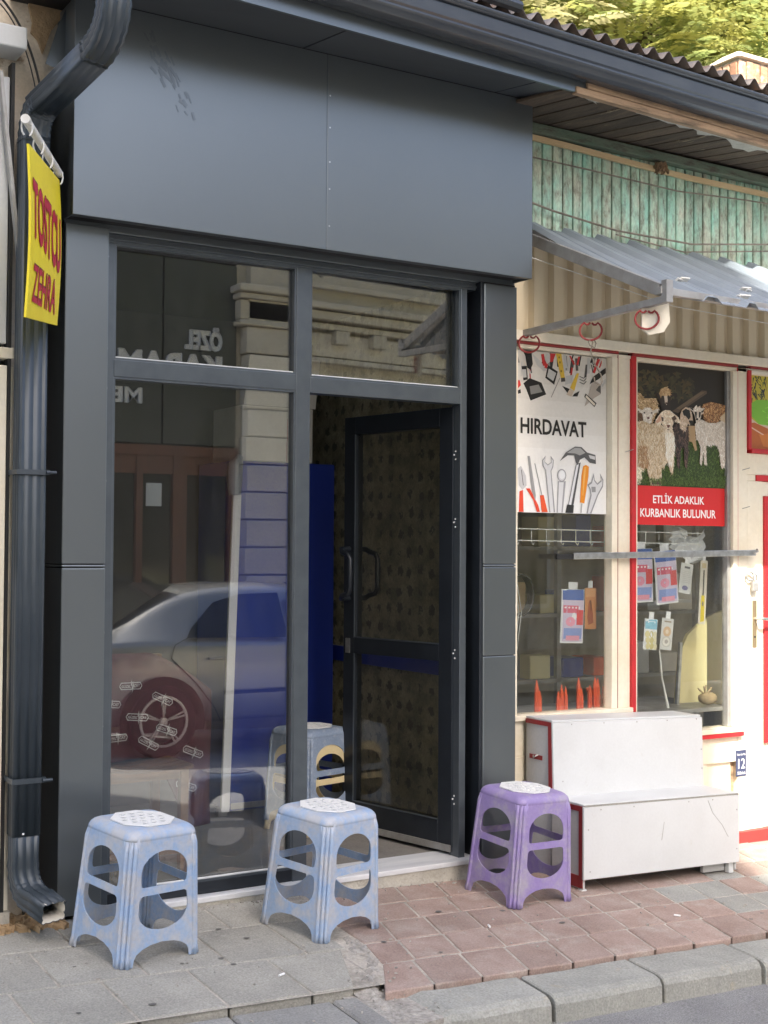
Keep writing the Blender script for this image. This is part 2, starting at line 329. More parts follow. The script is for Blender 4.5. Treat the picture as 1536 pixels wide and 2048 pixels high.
for ya, yb, x0 in ((.12, -.268, 1.52), (-.268, -.607, 1.362), (-.607, -.945, 1.496)):
    k = -9
    while True:
        a = x0+.297*k; b = a+.297; k += 1
        if b < .2: continue
        lim = min(bx_(ya), bx_(yb))
        if a > lim-.03: break
        xr = lambda y: min(b-G_, bx_(y)-.008)
        if xr(yb) - a < .03: continue
        quad_slab('grey_slab', [(a+G_, yb+G_), (xr(yb), yb+G_), (xr(ya), ya-G_), (a+G_, ya-G_)], 0, 'grey_slab')
for k in range(-2, 7):
    a = .35+.36*k; b = min(a+.36, 2.25)
    if a < 2.2: quad_slab('kerb_slab', [(a+G_, -1.27), (b-G_, -1.27), (b-G_, -.955), (a+G_, -.95)], -.028, 'dark_slab', .2, .008)
rows = [-1.02, -.787, -.588, -.385, -.195, -.005, .16]
greys = {(1, 8), (2, 7), (2, 8), (3, 9), (1, 9), (2, 10), (4, 8)}
for r in range(len(rows)-1):
    ya, yb = rows[r], rows[r+1]; sk_ = .25; jo = rnd.uniform(-.012, .02)
    for c in range(-1, 22):
        xa = 2.516+.2*c+jo+sk_*(ya+1.02); xb = xa+.2; xc = 2.516+.2*c+jo+sk_*(yb+1.02); xd = xc+.2
        l1, l2 = bx_(ya)+.075, bx_(yb)+.075
        if xb < l1+.04 or xd < l2+.04: continue
        if yb > 0 and xb < 3.62: continue
        xa, xc = max(xa, l1), max(xc, l2)
        quad_slab('red_paver' if (r, c) not in greys else 'grey_paver', [(xa+G_, ya+G_+rnd.uniform(-.002, .002)), (xb-G_, ya+G_+rnd.uniform(-.002, .002)), (xd-G_, yb-G_), (xc+G_, yb-G_)], rnd.uniform(-.002, .001), 'red_paver' if (r, c) not in greys else 'grey_paver', .05, .004)
# rubble seam
m = MB(); ny, nx = 44, 7; v = []
for j in range(ny):
    y = -1.27+j*(1.27-.5)/(ny-1)
    xl, xr_ = (bx_(y)-.012, bx_(y)+.085) if y > -.95 else (2.247, 2.345+.0)
    for i in range(nx):
        t = i/(nx-1); x = xl+(xr_-xl)*t; d = -.028*min(1, max(0, (-.9-y)/.12))
        edge = 1-abs(2*t-1)
        v.append((x+rnd.uniform(-.004, .004), y, gz(x, y)+d-.012+edge*.012+rnd.uniform(-.006, .01)*min(1, edge*3)))
m.add(v, [(j*nx+i, j*nx+i+1, (j+1)*nx+i+1, (j+1)*nx+i) for j in range(ny-1) for i in range(nx-1)])
f0 = [(i) for i in range(nx)]
m.add([v[i] for i in f0]+[(v[i][0], v[i][1]+.005, v[i][2]-.2) for i in f0], [(i, i+1, nx+i+1, nx+i) for i in range(nx-1)])
m.build('mortar_seam', 'rubble', pave, smooth=True)
m = MB(); m.hexa([(a, b, -.4) for a, b in ((2.2, -1.25), (2.42, -1.21), (2.5, -.86), (2.2, -.86))]+[(a, b, gz(a, b)-.03) for a, b in ((2.2, -1.25), (2.42, -1.21), (2.5, -.86), (2.2, -.86))]); m.build('seam_bed', 'rubble', pave)
for k, (a, b) in enumerate(zip([2.345, 2.862, 3.358, 3.87, 4.39, 4.9, 5.42, 5.94, 6.46], [2.862, 3.358, 3.87, 4.39, 4.9, 5.42, 5.94, 6.46, 6.98])):
    mb = MB(); t = -.016; c = rnd.uniform(-.004, .004)
    # rounded nose profile, irregular ends
    prof = [(-1.026, t), (-1.19, t-.004), (-1.212, t-.012), (-1.224, t-.03), (-1.232, t-.25), (-1.026, t-.25)]
    fr = []
    for s in range(6):
        x = a+.006+(b-a-.012)*s/5; jz = rnd.uniform(-.004, .004); jy = rnd.uniform(-.005, .005)
        if k == 0 and s == 0: jz -= .03; jy += .02
        fr.append([(x+(rnd.uniform(-.004, .004) if 0 < s < 5 else 0), y+jy+c, gz(x, y)+z+(jz if i < 4 else 0)) for i, (y, z) in enumerate(prof)])
    n = len(prof); mb.add([p for q in fr for p in q], [(i*n+q, i*n+(q+1) % n, (i+1)*n+(q+1) % n, (i+1)*n+q) for i in range(5) for q in range(n)]+[tuple(range(n)), tuple(range(5*n, 6*n))])
    mb.build('kerb_stone', 'kerb_stone', pave, bevel=.005, seg=1)
# ================================================================== GREY CLAD SHOPFRONT
sf = thing('clad_shopfront', 'narrow shop front clad in dark grey metal panels with large reflecting window', 'shop front', (2.58, 0, .14))
def P(name, x0, x1, y0, y1, z0, z1, mt='cladding', par=None, bev=.0025): return B(x0, x1, y0, y1, z0, z1).build(name, mt, par or sf, bevel=bev)
# pillars: folded sheets with joints
P('pillar_core', 1.553, 1.705, .006, .33, .16, 2.69, 'black', bev=0); P('pillar_core', 3.455, 3.62, .006, .15, .1, 2.69, 'black', bev=0)
def pill(x0, x1, cuts, lean=0):
    for a, b in zip(cuts[:-1], cuts[1:]): P('pillar_panel', x0, x1, 0, .34 if x0 < 2 else .16, a+.0015, b-.0015, bev=.004)
pill(1.545, 1.712, [.15, 1.424, 1.436, 2.7]); pill(3.447, 3.628, [.075, 1.03, 1.424, 1.436, 2.685])
# fascia
FY = -.112
P('fascia_core', 1.545, 3.6, FY+.006, .3, 2.715, 3.49, 'black', bev=0)
P('fascia_panel', 1.533, 2.578, FY, FY+.005, 2.703, 3.497, bev=.0015); P('fascia_panel', 2.5815, 3.626, FY, FY+.005, 2.703, 3.497, bev=.0015)
P('fascia_joint', 2.5778, 2.5817, FY+.0015, FY+.004, 2.706, 3.494, 'frame_metal', bev=0)
P('fascia_return', 1.533, 1.539, FY+.006, .34, 2.703, 3.497, bev=0); P('fascia_return', 3.62, 3.626, FY+.006, .14, 2.703, 3.497, bev=0)
for a, b in ((1.54, 2.5), (2.505, 3.62)):
    MB().hexa([(a, FY+.006, 2.703), (b+(.08 if b < 3 else 0), FY+.006, 2.703), (b, .02, 2.722), (a if a < 2 else a, .02, 2.722),
               (a, FY+.006, 2.708), (b+(.08 if b < 3 else 0), FY+.006, 2.708), (b, .02, 2.727), (a, .02, 2.727)]).build('fascia_underside', 'shaded_soffit', sf)
# smudge and drip marks on the left fascia panel
m = MB(); r_ = random.Random(3)
for cx_, cz_, sx_, sz_, n_ in ((1.86, 3.33, .018, .03, 12), (1.9, 3.27, .025, .035, 16), (1.955, 3.2, .02, .03, 10), (1.83, 3.38, .012, .02, 6)):
    for k in range(n_):
        a_ = r_.uniform(.6, 1.3); x_, z_ = cx_+r_.gauss(0, sx_), cz_+r_.gauss(0, sz_); l_ = r_.uniform(.015, .05)
        m.obox((x_, FY-.0004-.000015*len(m.v)/8, z_), (math.cos(-a_), 0, math.sin(-a_)), (0, 1, 0), (math.sin(a_), 0, math.cos(a_)), l_/2, .0003, r_.uniform(.002, .006))
m.build('smudge_marks', 'smudge', sf)
for z_ in (2.8, 2.95, 3.06, 3.2, 3.33): MB().tube([(2.593, FY-.0015, z_), (2.593, FY+.001, z_)], .0035, 8).build('screw', 'steel', sf)
# header and frame
FR = .045
P('header', 1.545, 3.63, .02, .12, 2.686, 2.735, 'cladding')
P('header_rail', 1.713, 3.45, FR, .11, 2.655, 2.69, 'frame_metal'); P('header_lip', 1.72, 3.45, FR-.01, FR-.001, 2.664, 2.672, 'frame_metal')
P('stile', 1.713, 1.752, FR, .11, .14, 2.655, 'frame_metal'); P('mullion', 2.531, 2.597, FR, .11, .15, 2.655, 'frame_metal')
P('stile', 3.352, 3.386, FR, .115, .15, 2.655, 'frame_metal')
P('shaded_jamb_recess', 3.386, 3.447, .13, .16, .1, 2.69, 'dark_metal')
P('shaded_jamb_liner', 3.43, 3.4465, .004, .129, .12, 2.69, 'dark_metal')  # dark jamb faces: shade of the recess put into the colour
P('transom', 1.752, 2.531, FR, .11, 2.147, 2.212, 'frame_metal'); P('transom', 2.597, 3.352, FR, .11, 2.142, 2.207, 'frame_metal')
P('bottom_rail', 1.752, 2.531, FR, .11, .152, .2, 'dark_metal')
for x0, x1, z0, z1, nm in ((1.752, 2.531, .2, 2.147, 'window_pane'), (1.752, 2.531, 2.212, 2.655, 'transom_pane'), (2.597, 3.352, 2.207, 2.655, 'transom_pane')):
    if nm == 'transom_pane' and x0 > 2:   # this pane sits slightly askew in its frame
        a, b = .068, .096; MB().hexa([(x0+.004, a, z0+.003), (x1-.004, b, z0+.003), (x1-.004, b+.006, z0+.003), (x0+.004, a+.006, z0+.003), (x0+.004, a, z1-.003), (x1-.004, b, z1-.003), (x1-.004, b+.006, z1-.003), (x0+.004, a+.006, z1-.003)]).build(nm, 'window_glass', sf)
    else: P(nm, x0+.004, x1-.004, .075, .081, z0+.003, z1-.003, 'window_glass', bev=0)
    for q in (B(x0, x0+.008, FR+.004, .073, z0, z1), B(x1-.008, x1, FR+.004, .073, z0, z1), B(x0+.008, x1-.008, FR+.004, .073, z0, z0+.008), B(x0+.008, x1-.008, FR+.004, .073, z1-.008, z1)):
        q.build('glazing_bead', 'frame_metal', sf)
    B(x0+.008, x1-.008, .058, .066, z0+.008, z0+.013).build('silicone_bead', 'bead', sf)
# threshold and step
P('threshold', 1.715, 3.446, .0, .21, .128, .151, 'marble', bev=.004)
m = MB(); nx = 40; v = []
for i in range(nx+1):
    x = 1.72+(3.46-1.72)*i/nx; v += [(x, .004+rnd.uniform(-.004, .003), .128), (x, .006+rnd.uniform(-.006, .006), .1), (x, -.006+rnd.uniform(-.006, .006), gz(x, 0)-.01)]
m.add(v, [(i*3+k, i*3+3+k, i*3+4+k, i*3+1+k) for i in range(nx) for k in range(2)]); m.build('step_face', 'plaster', sf, smooth=True)
# room behind
P('room_floor', 1.6, 3.62, .21, 2.0, .1, .148, 'floor_concrete', bev=0)
P('side_wall', 3.56, 3.62, .16, 2.0, .14, 2.75, 'wallpaper', bev=0); P('side_wall', 1.58, 1.64, .16, 2.0, .14, 2.75, 'shop_wall', bev=0)
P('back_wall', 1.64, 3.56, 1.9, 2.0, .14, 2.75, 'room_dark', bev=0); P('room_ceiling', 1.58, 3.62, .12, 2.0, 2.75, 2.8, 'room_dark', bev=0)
P('reflected_blue_bar', 3.545, 3.559, .2, 1.89, .9, .98, 'blue_lacquer')  # blue bar standing in for a reflection in the door glass
# screws on stile
for z in (.45, .83, 1.18, 1.75, 2.1, 2.25, 2.6): MB().tube([(1.722, FR-.003, z), (1.722, FR+.001, z)], .005, 8).build('screw', 'steel', sf)
# door, hinged at the right and standing open inwards
door = bpy.data.objects.new('door', None); COL.objects.link(door); door.parent = sf
HX, HY, AD = 3.35, .1, math.radians(79); du = Vector((-math.cos(AD), math.sin(AD), 0)); dn = Vector((-math.sin(AD), -math.cos(AD), 0))  # dn: outer face normal
DW, Z0, Z1 = .735, .165, 2.135
def dbox(u0, u1, w0, w1, z0, z1, name, mt, bev=.003):
    m = MB(); p = []
    for z in (z0, z1):
        for u, w_ in ((u0, w0), (u1, w0), (u1, w1), (u0, w1)): p.append(Vector((HX, HY, z))+du*u-dn*w_)
    m.hexa(p); return m.build(name, mt, door, bevel=bev)
dbox(0, .085, 0, .055, Z0, Z1, 'hinge_stile', 'dark_metal'); dbox(DW-.075, DW, 0, .055, Z0, Z1, 'lock_stile', 'dark_metal')
dbox(.085, DW-.075, 0, .055, Z1-.085, Z1, 'top_rail', 'dark_metal'); dbox(.085, DW-.075, 0, .055, Z0, Z0+.13, 'bottom_rail', 'dark_metal')
dbox(.085, DW-.075, 0, .055, 1.0, 1.075, 'middle_rail', 'dark_metal')
dbox(.085, DW-.075, .024, .03, Z0+.13, 1.0, 'lower_pane', 'door_glass', 0); dbox(.085, DW-.075, .024, .03, 1.075, Z1-.085, 'upper_pane', 'door_glass', 0)
dbox(DW-.083, DW-.0755, -.003, .0, Z0+.13, 1.0, 'door_bead', 'frame_metal', 0); dbox(DW-.083, DW-.0755, -.003, .0, 1.075, Z1-.085, 'door_bead', 'frame_metal', 0)
dbox(.085, DW-.083, -.003, .0, 1.0755, 1.081, 'door_bead', 'frame_metal', 0); dbox(.085, DW-.083, -.003, .0, Z0+.1305, Z0+.136, 'door_bead', 'frame_metal', 0)
dbox(.0, DW, -.006, -.0005, Z0, Z0+.03, 'door_sweep', 'grey_steel', 0)
dbox(-.03, -.002, .0, .05, Z0+.02, Z1, 'hinge_edge', 'pipe_metal')
dbox(DW-.05, DW-.02, -.004, 0, 1.0, 1.07, 'lock_plate', 'steel', 0)
for sgn, w0 in ((-1, 0), (1, .055)):
    pts = []
    base = Vector((HX, HY, 0))
    for u, ww, z in ((DW-.04, 0, 1.26), (DW-.04, .05, 1.262), (DW-.06, .062, 1.275), (DW-.1, .062, 1.285), (DW-.115, .062, 1.31), (DW-.115, .062, 1.45), (DW-.1, .062, 1.475), (DW-.06, .062, 1.485), (DW-.04, .05, 1.498), (DW-.04, 0, 1.5)):
        pts.append(base+Vector((0, 0, z))+du*u-dn*(w0+sgn*ww))
    MB().tube(pts, .013, 10).build('pull_handle', 'dark_metal', door, smooth=True)
for z in (.38, 1.02, 1.6, 1.9):
    for q in ((0, 0), (.01, .02), (0, .035)):
        c = Vector((HX, HY, z+q[1]))+du*(-.02+q[0])-dn*(-.001); MB().tube([c, c+dn*.003], .004, 6).build('hinge_screw', 'white_plastic', door)
# soffit panels under the eave
def yo(x): return -.47+.053*(x-2.47)
def soff(a, b, a2=None, b2=None):
    a += .002; b -= .002
    a2 = a if a2 is None else a2; b2 = b if b2 is None else b2
    MB().hexa([(a2, yo(a2), 3.455), (b2, yo(b2), 3.455), (b, FY-.0, 3.499), (a, FY-.0, 3.499), (a2, yo(a2), 3.46), (b2, yo(b2), 3.46), (b, FY, 3.504), (a, FY, 3.504)]).build('soffit_panel', 'shaded_soffit', sf, bevel=.001)
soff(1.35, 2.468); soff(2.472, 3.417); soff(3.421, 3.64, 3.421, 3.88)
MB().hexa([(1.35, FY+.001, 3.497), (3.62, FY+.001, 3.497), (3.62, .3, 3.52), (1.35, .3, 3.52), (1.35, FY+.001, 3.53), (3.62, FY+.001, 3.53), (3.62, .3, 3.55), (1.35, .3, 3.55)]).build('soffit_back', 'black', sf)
# ================================================================== ROOF, GUTTER, DOWNSPOUT
rf = thing('corrugated_roof', 'low rusty corrugated sheet roof above both shops', 'roof', (3.5, 1, 3.5))
def corr(name, x0, x1, ya, za, yb, zb, pitch, amp, mt, skew=.053, ph=0., prof=None):
    m = MB(); n = int((x1-x0)/pitch*8); v = []
    for i in range(n+1):
        x = x0+(x1-x0)*i/n; h = amp*math.sin(2*PI*(x/pitch)+ph)
        for t in (0, .03, 1): 
            y = ya+(yb-ya)*t+skew*(x-2.47)*(1-t); z = za+(zb-za)*t
            v.append((x, y, z+h+(.004*math.sin(x*3.1) if t < .5 else 0)))
    m.add(v, [(i*3+k, i*3+k+1, i*3+4+k, i*3+3+k) for i in range(n) for k in range(2)])
    return m.build(name, mt, rf, smooth=True, solid=.002)
corr('roof_sheet', 1.42, 3.98, -.50, 3.675, 3.2, 4.45, .076, .012, 'roof_sheet')
corr('roof_sheet', 3.9, 7.5, -.50, 3.66, 3.2, 4.42, .076, .013, 'roof_sheet', ph=.6)
corr('roof_sheet', 2.75, 7.2, -.44, 3.745, 3.2, 4.5, .098, .022, 'roof_sheet', ph=1.)
m = MB()
def hexs(m, pts): m.hexa(pts)
m.hexa([(1.45, -.4, 3.53), (7.5, .1, 3.5), (7.5, 3.2, 4.3), (1.45, 3.2, 4.3), (1.45, -.4, 3.58), (7.5, .1, 3.55), (7.5, 3.2, 4.36), (1.45, 3.2, 4.36)]); m.build('roof_deck', 'dark_plank', rf)
B(1.45, 7.5, 3.1, 3.25, 0, 4.35).build('rear_wall', 'plaster', rf); B(7.35, 7.5, .35, 3.1, 0, 3.5).build('gable_wall', 'plaster', rf); B(1.45, 1.55, .4, 3.1, 0, 3.5).build('gable_wall', 'plaster', rf)
# flattened flashing piece on the roof edge
m = MB(); m.tube([(2.97, -.47, 3.735), (3.3, -.44, 3.735)], .025, 8); m.build('ridge_roll', 'gutter_metal', rf, smooth=True)
gt = thing('roof_gutter', 'long dark grey metal gutter along the eave', 'gutter', (3.2, -.5, 3.5))
prof = [(0, .125), (0, .002), (.02, -.004), (.072, 0), (.084, .006), (.09, .03), (.098, .036), (.098, .044), (.108, .05), (.112, .092), (.1, .096), (.1, .104), (.116, .11), (.12, .116), (.12, .13), (.11, .136), (.1, .13)]
fr = [((x, yo(x)-.006, 3.507-.006*(x-2.83)-.004*math.sin((x-2.8)*1.1)), (0, -1, 0), (0, 0, 1)) for x in [1.36+.3*i for i in range(21)]]
MB().sweep(prof, fr, closed=False).build('trough', 'gutter_metal', gt, smooth=True, solid=.003)
for x in (2.3, 3.1, 3.9, 4.55):
    z = 3.507-.006*(x-2.83); B(x-.012, x+.012, yo(x)-.118, yo(x)+.02, z+.128, z+.132).build('hanger', 'steel', gt)
MB().hexa([(1.3, yo(1.3)-.004, 3.452), (3.9, yo(3.9)-.004, 3.452), (3.9, yo(3.9)+.01, 3.452), (1.3, yo(1.3)+.01, 3.452), (1.3, yo(1.3)-.004, 3.53), (3.9, yo(3.9)-.004, 3.51), (3.9, yo(3.9)+.01, 3.51), (1.3, yo(1.3)+.01, 3.53)]).build('eave_strip', 'cladding', gt)
ds = thing('downspout', 'dark grey fluted metal downspout beside left pillar', 'downspout', (1.405, -.055, .2))
def flute(wd, dp, k=.004):
    pts = []
    for (ax, ay, bx, by) in ((-1, -1, 1, -1), (1, -1, 1, 1), (1, 1, -1, 1), (-1, 1, -1, -1)):
        n = 10 if abs(ax-bx) > 0 else 8
        for i in range(n):
            t = i/n; x = ax+(bx-ax)*t; y = ay+(by-ay)*t; ins = k if (i % 3 == 2) else 0
            if i == 0: x *= .93; y *= .93
            if ax != bx: y -= math.copysign(ins/(dp/2), y)
            else: x -= math.copysign(ins/(wd/2), x)
            pts.append((x*wd/2, y*dp/2))
    return pts
FL = flute(.102, .08, .004)
def pipe(name, pts, crimp=False, mt='pipe_metal', sc=1., par=ds, cap=False):
    pts = [Vector(p) for p in pts]; fr = []
    for i, p in enumerate(pts):
        T = (pts[min(i+1, len(pts)-1)]-pts[max(0, i-1)]).normalized(); U = Vector((1, 0, 0)); U = (U-T*U.dot(T)).normalized(); V = U.cross(T)
        s = sc*(.94 if crimp and i % 2 == 1 else 1.)
        fr.append((p, U*s, V*s))
    return MB().sweep(FL, fr, cap=cap).build(name, mt, par, smooth=True, solid=.0015)
def bez(a, b, c, n): return [Vector(a)*(1-t)**2+Vector(b)*2*t*(1-t)+Vector(c)*t*t for t in [i/n for i in range(n+1)]]
TP = (1.515, -.565)
pipe('upper_pipe', [(*TP, 3.52), (*TP, 3.33)])
d1 = Vector((1.405, -.055, 3.06)); k1 = Vector((*TP, 3.2)); dd = (d1-k1).normalized()
pipe('elbow', bez((*TP, 3.345), k1, k1+dd*.13, 14), True, sc=1.02)
pipe('slanted_pipe', [k1+dd*.11, d1-dd*.03])
pipe('elbow', bez(d1-dd*.07, d1, (1.405, -.055, 2.95), 12), True, sc=1.02)
pipe('straight_pipe', [(1.405, -.055, 2.97), (1.405, -.055, 1.5), (1.402, -.055, .48)])
pipe('outlet_elbow', [(1.402, -.055, .53), (1.402, -.055, .4)]+bez((1.402, -.055, .37), (1.405, -.06, .265), (1.43, -.17, .265), 12)+[Vector((1.452, -.255, .245))], True, sc=.97)
pipe('outlet_lining', [(1.432, -.175, .263), (1.452, -.252, .246)], mt='carton', sc=.9)
for z in (1.765, .675):
    m = MB(); m.box(1.345, 1.465, -.105, -.095, z-.009, z+.009); m.box(1.345, 1.352, -.095, .05, z-.009, z+.009); m.box(1.458, 1.465, -.095, .05, z-.009, z+.009); m.tube([(1.45, -.112, z), (1.485, -.112, z)], .006, 8)
    m.build('pipe_clamp', 'pipe_metal', ds)
B(1.385, 1.391, -.1005, -.096, .488, .494).build('rivet', 'white_plastic', ds)
# ================================================================== LEFT NEIGHBOUR
nb = thing('neighbour_shopfront', 'cream framed old shop front with crumbling plaster at the left edge', 'shop front', (.8, .05, .15))
B(-1.3, 1.53, .08, .34, 3.2, 3.75).build('plaster_wall', 'cream_plaster', nb); B(1.372, 1.44, .08, .34, .1, 3.2).build('plaster_pier', 'cream_plaster', nb)
MB().poly([[(1.42, 3.6), (1.415, 3.5), (1.43, 3.44), (1.425, 3.4), (1.45, 3.38), (1.47, 3.33), (1.48, 3.36), (1.5, 3.42), (1.54, 3.48), (1.54, 3.6)]], lambda u, v, w_: (u, .077-w_, v), .012).build('bare_adobe', 'adobe', nb)
B(-1.3, 1.376, -.06, .08, 3.285, 3.365).build('canopy', 'white_board', nb, bevel=.006)
B(1.338, 1.35, .0, .05, .2, 3.25).build('dark_gap', 'black', nb); 
B(-1.2, 1.336, .015, .06, 2.23, 3.2).build('upper_panel', 'white_board', nb, bevel=.003)
B(-1.2, 1.36, -.002, .07, 2.175, 2.215).build('transom_bar', 'cream_paint', nb, bevel=.003)
B(1.308, 1.335, -.005, .07, .2, 2.15).build('post', 'cream_paint', nb, bevel=.003); B(1.352, 1.371, .02, .07, .2, 2.15).build('post', 'cream_paint', nb, bevel=.003)
B(1.4405, 1.446, .06, .34, .15, 3.05).build('added_dark_sheet', 'dark_metal', nb); B(-1.2, 1.306, .03, .036, 1.4, 2.15).build('pane', 'shop_glass', nb); B(-1.2, 1.306, .02, .06, .2, 1.38).build('lower_panel', 'white_board', nb, bevel=.003)  # dark sheet on the pier added to darken the pillar side's reflection
B(-1.3, 1.34, .1, .4, .1, 3.2).build('backing', 'room_dark', nb); B(-1.3, 1.53, .405, 3.2, .0, 3.72).build('building_body', 'room_dark', nb); B(1.342, 1.53, .345, .4045, .1, 3.2).build('gap_closer', 'room_dark', nb)
B(-1.3, 1.372, .0, .1, .08, .2).build('plinth', 'plaster', nb)
MB().bar((1.29, -.02, 3.2), (1.385, -.02, 2.38), .012, .03, (0, 1, 0)).build('strut', 'grey_steel', nb)
m = MB()
for k in range(2):
    a = Vector((1.28-.005*k, -.06, 3.45-.02*k)); c = Vector((1.455-.02*k, .0, 3.12)); m.tube(bez(a, (1.40-.02*k, -.03, 3.36), c, 12), .0045-.002*k, 6)
tag(m.build('hanging_cable', 'cable'), 'pair of thin black cables sagging at top left', 'cable')
m = MB().poly([[(1.62, 3.56), (1.56, 3.42), (1.515, 3.27), (1.545, 3.262), (1.575, 3.278), (1.6, 3.3), (1.64, 3.3), (1.66, 3.56)]], lambda u, v, w_: (u-.055, .0-w_*.4, v), .004)
m.build('side_flashing', 'cladding', sf)
# ================================================================== HANGING YELLOW SIGN
A_, B_ = Vector((1.485, -.1, 0)), Vector((1.25, -.515, 0))
sg = thing('hanging_sign', 'yellow hanging sign with red lettering on a white pole by the downspout', 'sign', (1.37, -.3, 2.3))
def SM(u, v, w_):   # u 0 (near) .. 1 (wall side), v height 0..1
    p = B_.lerp(A_, u); z0 = 2.241+(2.295-2.241)*u; z1 = 2.806+(2.819-2.806)*u; n = Vector((-.87, .5, 0)) if False else (A_-B_).normalized().cross(Vector((0, 0, 1)))
    return Vector((p.x, p.y, z0+(z1-z0)*v))-n*w_ + Vector((.012*math.sin(v*3), 0, 0))
sgn_n = -1
m = MB()
NU, NV = 4, 12
for w_ in (0, .008):
    pass
vs = [SM(u/NU, v/NV, w_) for w_ in (0, .008) for v in range(NV+1) for u in range(NU+1)]
n1 = NU+1; tot = n1*(NV+1); fs_ = []
for k in (0, 1):
    for v in range(NV):
        for u in range(NU): fs_.append((k*tot+v*n1+u, k*tot+v*n1+u+1, k*tot+(v+1)*n1+u+1, k*tot+(v+1)*n1+u))
for v in range(NV):
    for u in (0, NU): fs_.append((v*n1+u, (v+1)*n1+u, tot+(v+1)*n1+u, tot+v*n1+u))
for u in range(NU):
    for v in (0, NV): fs_.append((v*n1+u, v*n1+u+1, tot+v*n1+u+1, tot+v*n1+u))
m.add(vs, fs_); m.build('board', 'sign_yellow', sg)
for face in (-1,):
    for body, va, vb, u0, u1, ud, big in (('TOSTCU', .47, .82, .05, .95, 0, 1), ('ZEHRA', .1, .32, .1, .85, 0, 0)):
        # letters with a dark offset copy behind the red one
        off = .028 if big else .012
        for dx, dz, mt_, wl in ((.015, .012, 'sign_dark', .0016), (0, 0, 'sign_red', .0030)):
            m = MB()
            def MM(u, v, w_):
                q = SM(u, v, 0); n = (A_-B_).normalized().cross(Vector((0, 0, 1))); return q+n*(wl)
            bend = (lambda u: -.16*(u-.1)) if big else (lambda u: -.05*(u-.1))
            v_, f_ = text(body, off)
            V = []
            for a, b in v_:
                u = u0+(u1-u0)*a+dx; hh = (1.0-.05*abs(u-.5)) if big else 1
                V.append(MM(u, va+(vb-va)*b*hh+bend(u)*(1 if not big else .3+.7*(1-b*.4))+dz, 0))
            m.add(V, f_); m.build('lettering', mt_, sg, fixn=False)
pn, pf = Vector((1.232, -.545, 2.872)), Vector((1.49, -.09, 2.845))
MB().tube([pn, pf], .0135, 12).build('pole', 'white_pipe', sg, smooth=True)
MB().tube([pn-(pf-pn).normalized()*.012, pn+(pf-pn).normalized()*.01], .0155, 12).build('pole_cap', 'white_pipe', sg, smooth=True)
for t in (.03, .35, .62, .95):
    c = pn.lerp(pf, t); c.z -= .0; pts = [c+Vector((.018*math.cos(a), .002, -.018+.03*math.sin(a))) for a in [math.radians(q) for q in range(-60, 241, 30)]]
    MB().tube(pts, .003, 6).build('hook', 'white_pipe', sg, smooth=True)
# ================================================================== HARDWARE SHOP
YR = .12
hs = thing('hardware_shop', 'cream painted hardware shop front with red trim and poster windows', 'shop front', (4.5, YR, .05))
def H(name, x0, x1, z0, z1, y0=YR, y1=YR+.06, mt='cream_paint', bev=.003, par=None): return B(x0, x1, y0, y1, z0, z1).build(name, mt, par or hs, bevel=bev)
H('jamb', 3.66, 3.728, .1, 2.44)
H('beam', 3.64, 6.4, 2.468, 2.515, YR-.02, YR+.06)
H('head_rail', 3.728, 4.42, 2.437, 2.454); H('head_rail', 4.42, 5.226, 2.432, 2.452); H('head_rail', 5.226, 6.4, 2.445, 2.454)
H('head_trim', 3.7, 4.335, 2.4545, 2.467, YR-.008, YR+.03, 'dull_red', .002); H('head_trim', 4.425, 5.15, 2.4525, 2.467, YR-.008, YR+.03, 'dull_red', .002); H('head_trim', 5.24, 6.4, 2.4545, 2.467, YR-.008, YR+.03, 'dull_red', .002)
H('casing', 4.29, 4.312, .74, 2.437, YR-.01, YR+.05); H('casing', 4.314, 4.332, .74, 2.437, YR-.004, YR+.05)
H('casing_line', 4.3325, 4.3355, .74, 2.45, YR-.003, YR+.03, 'dull_red', 0); H('casing_line', 4.3122, 4.3138, .74, 2.437, YR+.0, YR+.03, 'dull_red', 0)
H('post', 4.336, 4.418, .05, 2.437, YR+.004, YR+.08); H('post_strip', 4.4185, 4.446, .56, 2.452, YR-.012, YR+.06, 'red_paint'); H('casing', 4.4465, 4.458, .6, 2.432, YR-.006, YR+.05)
H('casing', 5.09, 5.112, .6, 2.432, YR+.01, YR+.05, 'grey_steel'); H('casing', 5.113, 5.148, .6, 2.432, YR-.008, YR+.05); H('casing_line', 5.1485, 5.1525, .6, 2.45, YR-.004, YR+.03, 'red_paint', 0)
H('post', 5.153, 5.222, .06, 2.452, YR+.0, YR+.08)
H('sill', 4.446, 5.17, .575, .598, YR-.03, YR+.08); H('sill_edge', 4.446, 5.172, .552, .5745, YR-.026, YR+.05, 'red_paint'); H('sill', 3.7, 4.42, .715, .74, YR-.02, YR+.08)
H('apron_rail', 3.7, 5.153, .42, .551, YR+.002, YR+.06); H('apron_panel', 3.7, 5.12, .07, .42, YR+.02, YR+.05); H('apron_stile', 4.9, 4.935, .07, .4195, YR+.004, YR+.0195); H('apron_rail', 3.7, 5.153, .05, .1, YR+.002, YR+.0195)
H('apron_top', 3.7, 4.336, .5515, .7145, YR+.003, YR+.06); H('apron_gap', 5.12, 5.152, .07, .42, YR+.03, YR+.05, 'raw_wood', 0)
m = MB(); 
for i in range(12):
    x = 3.7+.24*i; m.box(x, x+.24, YR-.035+rnd.uniform(-.006, .006), YR+.1, -.1, gz(x, YR)+.045+rnd.uniform(-.006, .006))
m.build('plinth', 'dull_red', hs)
for x0, x1, z0, z1 in ((3.728, 4.29, .74, 2.437), (4.458, 5.09, .598, 2.432)): H('pane', x0+.002, x1-.002, z0+.002, z1-.002, YR+.035, YR+.04, 'shop_glass', 0)
